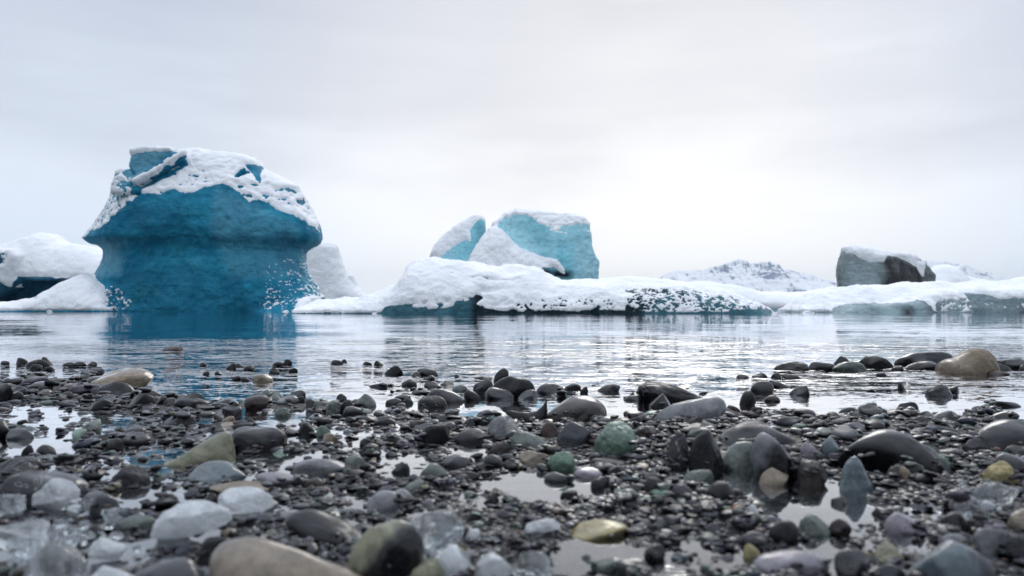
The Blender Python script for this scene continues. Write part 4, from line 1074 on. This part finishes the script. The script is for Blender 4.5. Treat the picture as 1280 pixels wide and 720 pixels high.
def register(o, c, a, col, kind, label, short, block=0.86, top=None):
    p = patch(c[0], c[1], a[0], a[1], 0)
    if p is not None:
        sl, r2 = p
        z = c[2] + a[2] * np.sqrt(np.clip(1 - r2, 0, 1))
        HM[sl] = np.where(r2 < 1, np.maximum(HM[sl], z), HM[sl])
        BLOCK[sl] |= r2 < block ** 2
    X, Y = px_of(c[0], c[1], c[2])
    placed.append(dict(x=X, y=Y, s=a[0] * FPX / c[1], col=col, kind=kind, o=o, label=label, short=short))
SUB = {'the mottled grey stone': 1}
def two_tone(dirv, off, colb, soft=0.1):
    colb = np.array(COLR[colb])
    dirv = np.array(dirv, float); dirv /= np.linalg.norm(dirv)
    def f(V, t):
        q = V / (np.abs(V).max(0) + 1e-9)
        w = np.clip(((q @ dirv) - off + 0.25 * fbm(q * 2.2 + 3, 3)) / soft + 0.5, 0, 1)[:, None]
        return t * (1 - w) + colb * w
    return f
EXTRA = {'the mottled grey stone': two_tone((0.8, -0.3, 0.1), 0.45, 'pale'), 'the whitish orange flat stone': two_tone((-1, 0, -0.2), 0.2, 'tan', 0.5),
         'the shiny shouldered stone': two_tone((-1, 0, 0.6), 0.6, 'lgrey', 0.3), 'the streaked blue green rock': two_tone((1, -0.2, 0), 0.35, 'dark', 0.2),  # shiny shoulder: wet sheen painted as a light grey patch
         'the black olive topped boulder': two_tone((-0.8, 0, 0.8), 0.45, 'olive', 0.4), 'the rusty tan stone': two_tone((1, -0.5, 0.3), 0.45, 'tan', 0.3), 'the tan boulder by the blue pool': two_tone((0.3, 0, -1), 0.55, 'brown', 0.4)}
for i, (x0, y0, x1, y1, kind, col, tilt, label, short) in enumerate(S):
    r = np.random.default_rng(1000 + i)
    if kind == 'round' and not label: kind = r.choice(['round', 'round', 'angular', 'rough', 'flat'])
    w = x1 - x0
    n = 5 if w > 45 else (4 if w > 20 else 3)
    V, F = stone_shape(n, kind, r, i * 3.1)
    asp = max((y1 - y0), 3) / w
    if tilt: V = roty(V * np.array([1, 1, max(asp, 0.25)]), R(tilt * 0.9))
    V = rotz(V, r.uniform(-0.25, 0.25))
    depth = {'flat': 0.75, 'slab': 0.6, 'round': 0.72, 'angular': 0.7, 'rough': 0.7}[kind]
    if asp > 0.8: depth = min(0.95, depth * 1.15)
    if kind == 'slab' and asp > 0.8: depth = 0.45
    if w > 90: depth = min(depth, 0.6)
    V, c, a = fit_box(V, x0, y0, x1, y1, depth, sink=0.95 if y1 - y0 < 0.75 * w else 0.5)
    o = new_mesh('stone', V, F, ROCK, None, attrs=tints(V, col, kind, r, EXTRA.get(short)), loc=c)
    props(o, None, 'stone', GROUP_STONE)
    register(o, c, a, col, kind, label, short)

# ---- stones with an outline of their own: lofted along x from a top profile
def loft(prof, x0, y0, x1, y1, depth, n=48, m=32, sharp=0.5, seed=0, rough=0.0, flat=1.0, sink=0.35):
    us = np.linspace(-1, 1, n); ph = np.linspace(0, 2 * np.pi, m, endpoint=False)
    t = np.interp((us + 1) / 2, [p[0] for p in prof], [p[1] for p in prof])
    g = np.maximum(1 - np.abs(us) ** (2 / sharp), 0.0) ** sharp
    Vv = []
    for u, tt, gg in zip(us, t, g):
        co, si = np.cos(ph), np.sin(ph)
        y = np.sign(co) * np.abs(co) ** flat * gg
        z = np.where(si > 0, si * tt, si * sink * np.maximum(gg, 0.02))
        Vv.append(np.stack([np.full(m, u), y, z], 1))
    V = np.concatenate(Vv)
    V = np.concatenate([V, [[-1, 0, 0], [1, 0, 0]]])
    Fq = []
    for a in range(n - 1):
        b = np.arange(m); b2 = (b + 1) % m
        Fq.append(np.stack([a * m + b, a * m + b2, (a + 1) * m + b2, (a + 1) * m + b], 1))
    F = np.concatenate(Fq); T = np.concatenate([F[:, [0, 2, 1]], F[:, [0, 3, 2]]])
    b = np.arange(m); b2 = (b + 1) % m
    T = np.concatenate([T, np.stack([np.full(m, n * m), b, b2], 1), np.stack([np.full(m, n * m + 1), (n - 1) * m + b2, (n - 1) * m + b], 1)])
    nrm = V / (np.linalg.norm(V, axis=1, keepdims=True) + 1e-9)
    V = V * (1 + rough * fbm(V * 2.2 + seed, 4)[:, None]) + nrm * 0
    return V, T[:, ::-1]
LOFTS = [
 (1174, 435, 1243, 468, [(0, .18), (.04, .40), (.15, .52), (.3, .58), (.42, .74), (.55, .95), (.68, 1.0), (.8, .93), (.9, .72), (.97, .42), (1, .15)], 0.75, 'tan', 'rough', 0.05,
  'light tan speckled boulder with a raised right hump at the far right row', 'the tan humped boulder'),
 (208, 539, 292, 583, [(0, .02), (.12, .10), (.3, .32), (.5, .60), (.7, .85), (.82, .98), (.9, 1.0), (.955, .85), (1, .30)], 0.62, 'olive', 'rough', 0.05,
  'pale olive boulder sloping up to a blunt peak at its right end', 'the olive boulder'),
 (632, 498, 684, 528, [(0, .42), (.1, .50), (.3, .42), (.55, .40), (.75, .46), (.88, .66), (.96, .92), (.985, 1.0), (1, .2)], 0.35, 'black', 'angular', 0.05,
  'black curved shard with an upturned tip lying against the pale slate slab', 'the black curved shard'),
 (1049, 570, 1093, 613, [(0, .02), (.10, .50), (.22, .82), (.36, .98), (.48, 1.0), (.60, .86), (.75, .55), (.9, .18), (1, .02)], 0.32, 'slate', 'slab', 0.05,
  'grey blue pointed fin stone standing in the mirror pool', 'the pointed fin stone'),
 (1150, 556, 1188, 590, [(0, .6), (.2, 1.0), (.45, .82), (.7, .5), (1, .05)], 0.5, 'lgrey', 'angular', 0.04,  # pale piece added for the white sheen on the black boulder
  'pale piece added as white sheen at the right end of the big black boulder', ''),
]
for i, (x0, y0, x1, y1, prof, depth, col, kind, rough, label, short) in enumerate(LOFTS):
    r = np.random.default_rng(4000 + i)
    V, F = loft(prof, x0, y0, x1, y1, depth, n=64, m=40, sharp=0.45, seed=i * 7.7, rough=rough, flat=0.85)
    V, c, a = fit_box(V, x0, y0, x1, y1, depth, sink=0.35)
    ex = two_tone((1, 0, 0.1), 1.4, 'dark')
    at = tints(V, col, kind, r); at['tint'] = at['tint'] * (1.0)
    o = new_mesh('stone', V, F, ROCK, None, attrs=at, loc=c)
    props(o, None, 'stone', GROUP_STONE)
    register(o, c, a, col, kind, label, short)

# ---- lumps of stranded ice
MILKY = clear_ice_material('milky_ice', 0.5, 0.9); CLEAR = clear_ice_material('clear_ice', 0.0, 0.30)
ICES = [
 (40, 596, 101, 636, MILKY, 'white milky ice lump leaning on the large grey brown dome at left', -14, 0.5),
 (96, 611, 134, 641, CLEAR, 'clear glassy ice piece right of the milky lump at left', 10, 0.6),
 (192, 627, 286, 680, MILKY, 'largest white ice lump left of the huge beige boulder', -10, 0.6),
 (271, 610, 341, 641, MILKY, 'mauve white flat ice lump behind the largest white lump', 3, 0.6),
 (106, 672, 157, 699, MILKY, 'small white ice lump low at the left above the blurred bottom boulder', -6, 0.6),
 (-30, 652, 66, 700, CLEAR, 'pale greenish clear ice heap in the bottom left corner', 6, 0.7),
 (34, 676, 110, 742, CLEAR, 'blurred greenish ice piece at the bottom edge near the left corner', 12, 0.7),
 (98, 706, 180, 760, MILKY, 'blurred white ice piece cut by the bottom edge at left', 2, 0.6),
 (-24, 615, 34, 645, CLEAR, 'clear sparkling ice at the left edge below the large dome', 2, 0.6),
 (500, 640, 580, 690, CLEAR, 'clear glassy ice streaked with white right of the black olive topped boulder', -8, 0.7),
 (540, 680, 600, 726, MILKY, 'whitish glassy ice piece at the bottom left of centre', 18, 0.7),
 (588, 691, 642, 728, MILKY, 'pale ice block at the bottom, left of the centre pool', 8, 0.6),
 (640, 688, 690, 730, CLEAR, 'clear bluish ice lump at the bottom, left of the bright pool', -8, 0.6),
 (656, 648, 700, 668, MILKY, 'small white ice flake in the gravel left of the yellow green stone', 0, 0.6),
 (1219, 601, 1273, 634, CLEAR, 'clear ice lump below the yellow tan stone near the right edge', -6, 0.7),
 (1190, 628, 1232, 652, CLEAR, 'thin clear ice flake in front of the clear lump near the right edge', 4, 0.7),
 (936, 630, 948, 646, MILKY, 'tiny white ice chip right of the bright orange pebble', 0, 0.6),
]
for i, (x0, y0, x1, y1, m, label, tilt, depth) in enumerate(ICES):
    r = np.random.default_rng(7000 + i)
    V, F = stone_shape(5 if x1 - x0 > 40 else 4, 'shard', r, 50 + i * 2.3)
    V = V * (1 + 0.10 * ridged(V * 1.7 + i, 2)[:, None] + 0.05 * fbm(V * 5 + i, 2)[:, None])
    V = roty(V * np.array([1, 1, (y1 - y0) / (x1 - x0)]), R(tilt))
    V, c, a = fit_box(V, x0, y0, x1, y1, depth, 0.002, 0.15)
    o = new_mesh('ice_lump', V, F, m, None, loc=c)
    props(o, label, 'ice lump', 'ice lumps stranded among the stones')
    register(o, c, a, None, 'ice', label, '', block=1.05)

# crumbs of the same ice between the stones, no two of them worth telling apart
crng = np.random.default_rng(88)
for (cx, cyy, sx, sy, num, lab) in ((70, 668, 75, 30, 26, 'small clear ice fragment in the slush near the bottom left corner'),
                                    (150, 648, 70, 14, 9, 'small ice fragment between the dark stones left of the largest white lump'),
                                    (560, 690, 70, 22, 20, 'small clear ice fragment right of the black olive topped boulder at the bottom'),
                                    (1215, 632, 45, 20, 14, 'small clear ice fragment around the clear lump near the right edge')):
    for k in range(num):
        x = cx + crng.normal() * sx * 0.6; y = min(max(cyy + crng.normal() * sy * 0.7, 600), 735); w = crng.uniform(8, 22)
        V, F = stone_shape(4, 'shard', crng, 900 + k + cx)
        V = roty(rotz(V * np.array([1, 0.8, crng.uniform(0.4, 0.9)]), crng.uniform(0, 3)), crng.uniform(-0.6, 0.6))
        V, c, a = fit_box(V, x - w / 2, y - w * crng.uniform(0.5, 0.8), x + w / 2, y, 0.8, 0.004, 0.3)
        o = new_mesh('ice_fragment', V, F, CLEAR if crng.random() < 0.7 else MILKY, None, loc=c)
        props(o, lab, 'ice fragment', lab.replace('small clear ice fragment', 'ice fragments').replace('small ice fragment', 'ice fragments'))
        p_ = patch(c[0], c[1], a[0], a[1], 0)
        if p_ is not None: BLOCK[p_[0]] |= p_[1] < 0.6
# ------------------------------------------------------------------ pebbles and gravel
prng = np.random.default_rng(21)
def density(px, py):
    """how many of the tried pebbles stay, by place in the picture plane of the shore"""
    d = np.interp(py, [440, 452, 462, 474, 490, 510, 525], [0, 0.02, 0.12, 0.45, 0.85, 1.0, 1.0])
    left = np.exp(-((px - 60) / 190.0) ** 2) * np.exp(-((py - 478) / 22.0) ** 2); d += 0.45 * left
    right = np.clip((px - 905) / 60, 0, 1); 
    bay = right * np.exp(-np.clip((500 - py) / 14.0, 0, None) ** 2)
    d = np.where(px > 905, np.interp(py, [440, 460, 470, 497, 506, 520], [0, 0.008, 0.015, 0.03, 0.6, 1.0]), d)
    for (cx, cyy, rx, ry, dep) in POOLS:
        r2 = ((px - cx) / rx) ** 2 + ((py - cyy) / ry) ** 2
        k = min(dep / 0.020, 0.98)
        if cx == 1120: continue
        d = d * (1 - k * np.exp(-(r2 * 0.8) ** 3))
    return d
cand = []
# three passes: larger pebbles, medium ones, then the gravel between
for (num, s0, s1, y0m, y1m) in ((3600, 8.5, 18.0, 0.30, 2.3), (20000, 4.6, 9.0, 0.26, 2.2), (24000, 2.6, 5.0, 0.24, 1.7)):
    dist = 1.0 / prng.uniform(1 / y1m, 1 / y0m, num)           # even over the rows of the picture
    lat = prng.uniform(-1.0, 1.0, num) * (0.72 * dist + 0.28)
    size = prng.uniform(s0, s1, num) ** 1.0
    size = s0 + (s1 - s0) * prng.random(num) ** 1.8
    half = size * np.minimum(dist, 1.7) / FPX * 1.0      # half width in metres
    for k in range(num): cand.append((half[k], lat[k], dist[k]))
cand = np.array(cand)
bx, by = px_of(cand[:, 1], cand[:, 2])
keep = prng.random(len(cand)) < density(bx, by)
cand = cand[keep]
cand = cand[np.argsort(-cand[:, 0] + prng.normal(0, 0.0012, len(cand)))]
NAMES = ['black', 'dark', 'purple', 'blue', 'grey', 'lgrey', 'greygreen', 'green', 'brown', 'red', 'beige', 'mauve', 'tan', 'pale', 'slate', 'olive', 'orange']
PW = np.array([16, 25, 17, 9, 14, 3.5, 5, 1.0, 3.5, 1.2, 1.0, 1.1, 0.9, 0.7, 1.8, 0.6, 0.03]); PW /= PW.sum()
TEMPL = {n: [stone_shape(n, k, np.random.default_rng(300 + j), j * 5.3)[0] for j, k in enumerate(['round', 'angular', 'flat', 'slab', 'flat', 'rough', 'slab', 'angular', 'rough', 'flat', 'angular', 'round'])] for n in (1, 2, 3, 4)}
TK = ['round', 'angular', 'flat', 'slab', 'flat', 'rough', 'slab', 'angular', 'rough', 'flat', 'angular', 'round']
peb = []
for h, x, y in cand:
    rot = prng.uniform(0, np.pi); asp = prng.uniform(0.6, 1.0); flat = prng.uniform(0.28, 0.66)
    j = prng.integers(0, 12); col = NAMES[prng.choice(len(NAMES), p=PW)]
    best = None
    for t in range(3):
        xx = x + prng.normal(0, h * 0.6) * (t > 0); yy = y + prng.normal(0, h * 0.6) * (t > 0)
        i_, j_ = int((yy - HY0) / HS), int((xx - HX0) / HS)
        if not (0 <= i_ < HM.shape[0] and 0 <= j_ < HM.shape[1]) or BLOCK[i_, j_]: continue
        p = patch(xx, yy, h, h * asp, rot)
        if p is None: continue
        sl, r2 = p
        ins = r2 < 0.7
        if not ins.any(): ins = r2 <= r2.min()
        if BLOCK[sl][ins].mean() > 0.25: continue
        z = np.percentile(HM[sl][ins], 68)
        if best is None or z < best[0]: best = (z, xx, yy, sl, r2)
    if best is None: continue
    z, xx, yy, sl, r2 = best
    az = h * flat * asp; X_ = px_of(xx, yy)[0]
    lim = 0.016 if X_ > 700 else 0.012
    if z > lim + 0.35 * h: continue
    zc = z + az * 0.45
    HM[sl] = np.where(r2 < 1, np.maximum(HM[sl], zc + az * np.sqrt(np.clip(1 - r2, 0, 1))), HM[sl])
    if zc + az < -0.05: continue
    X, Y = px_of(xx, yy, zc)
    inview = -20 < X < 1300 and 380 < Y < 740
    vis = h * FPX / yy * (1.0 if inview else 0.0) * (1 if zc + az > 0.001 else 0.3)
    peb.append((vis, xx, yy, zc, h, h * asp, az, rot, prng.uniform(-0.25, 0.25), j, col))
peb.sort(key=lambda q: -q[0])
N_SINGLE = 300 - len(S) - len(LOFTS)
singles, rest = peb[:max(N_SINGLE, 0)], peb[max(N_SINGLE, 0):]
print('pebbles', len(peb), 'heroes', len(S), 'single', len(singles))
def place_pts(V, q):
    vis, xx, yy, zc, hx_, hy_, az, rot, tl, j, col = q
    V = V * np.array([hx_, hy_, az]); V = roty(V, tl); return rotz(V, rot)
for i, q in enumerate(singles):
    r = np.random.default_rng(9000 + i)
    V = place_pts(TEMPL[4][q[9]], q)
    V = V * (1 + 0.05 * fbm(V / q[4] * 1.5 + i * 3.3, 2)[:, None])
    kind = TK[q[9]]
    o = new_mesh('stone', V, ICO[4][1], ROCK, None, attrs=tints(V, q[10], kind, r), loc=(q[1], q[2], q[3]))
    props(o, None, 'stone', GROUP_STONE)
    X, Y = px_of(q[1], q[2], q[3])
    placed.append(dict(x=X, y=Y, s=q[0], col=q[10], kind=kind, o=o, label='', short=''))
# the rest, thousands of small ones, is one mass of gravel
Vs, Fs, Ts, Rs, off = [], [], [], [], 0
for i, q in enumerate(rest):
    lod = 3 if q[0] > 11 else (2 if q[0] > 4.2 or q[2] < 0.9 else 1)
    V = place_pts(TEMPL[lod][q[9]], q) + np.array(q[1:4])
    F = ICO[lod][1]
    Vs.append(V); Fs.append(F + off); off += len(V)
    c = np.array(COLR[q[10]]) * prng.uniform(0.28, 0.95)
    Ts.append(np.tile(c, (len(V), 1))); Rs.append(np.full(len(V), ROUGHV[TK[q[9]]]))
o = new_mesh('gravel', np.concatenate(Vs), np.concatenate(Fs), ROCK, None, attrs={'tint': np.concatenate(Ts), 'rough': np.concatenate(Rs), 'vein': np.zeros(off)})
props(o, kind='stuff')

# ---- labels: each stone is told by its colour, its rank in size and the landmark it lies next to
marks = [p for p in placed if p['short']]
for p in placed:
    if p['label']: p['o']['label'] = p['label']
ORD = ['largest', 'second largest', 'third largest', 'fourth largest', 'fifth largest', 'sixth largest']
used = {}
for p in sorted([p for p in placed if not p['label']], key=lambda q: -q['s']):
    ds = sorted(marks, key=lambda m: ((m['x'] - p['x']) / 1.3) ** 2 + ((m['y'] - p['y']) * 2.2) ** 2 - (m['s'] * 0.8) ** 2)
    done = False
    for need in range(6):
        for m in ds[:3]:
            dx = p['x'] - m['x']; dy = (p['y'] - m['y']) * 2.0
            if abs(dx) > abs(dy): rel = 'just left of' if dx < 0 else 'just right of'
            else: rel = 'just behind' if dy < 0 else 'just in front of'
            if abs(dx) > 90: rel = rel.replace('just ', 'well ')
            key = (p['col'], rel, m['short'])
            if used.get(key, 0) == need:
                used[key] = need + 1
                size = '' if need == 0 else ORD[need] + ' '
                lab = f"{size}{CWORD[p['col']]} {SWORD[p['kind']]} stone {rel} {m['short']}"
                if len(lab.split()) > 16: lab = lab.replace(SWORD[p['kind']] + ' ', '')
                p['o']['label'] = lab; done = True; break
        if done: break
    if not done: p['o']['label'] = f"small {CWORD[p['col']]} stone near {ds[0]['short']}"

# a few floating chips of ice along the far waterline
for k, (px_, D_, w_, lab) in enumerate(((357, 31, 9, 'snowy ice chip floating at the right foot of the huge blue iceberg'), (372, 31.5, 5, 'tiny ice chip floating just right of the snowy chip at the huge iceberg'),
                                   (468, 20.5, 7, 'small ice chip floating before the left end of the long low iceberg'), (968, 20.5, 8, 'small ice chip floating off the right end of the long low iceberg'),
                                   (1008, 24, 10, 'flat ice chip floating at the left end of the grey green shelf'), (1016, 23.4, 5, 'tiny ice chip beside the flat chip at the left end of the shelf'), (62, 31, 8, 'flat ice chip floating before the snow apron at the left'))):
    r = np.random.default_rng(600 + k)
    V, F = stone_shape(3, 'rough', r, k * 9.1); s_ = D_ / FPX
    V = V * np.array([w_ / 2, w_ / 3, w_ / 5]) * s_
    props(new_mesh('ice_chip', V, F, SNOW, None, loc=((px_ - 640) * s_, D_, w_ * 0.04 * s_)), lab, 'ice chip', 'floating ice chips')
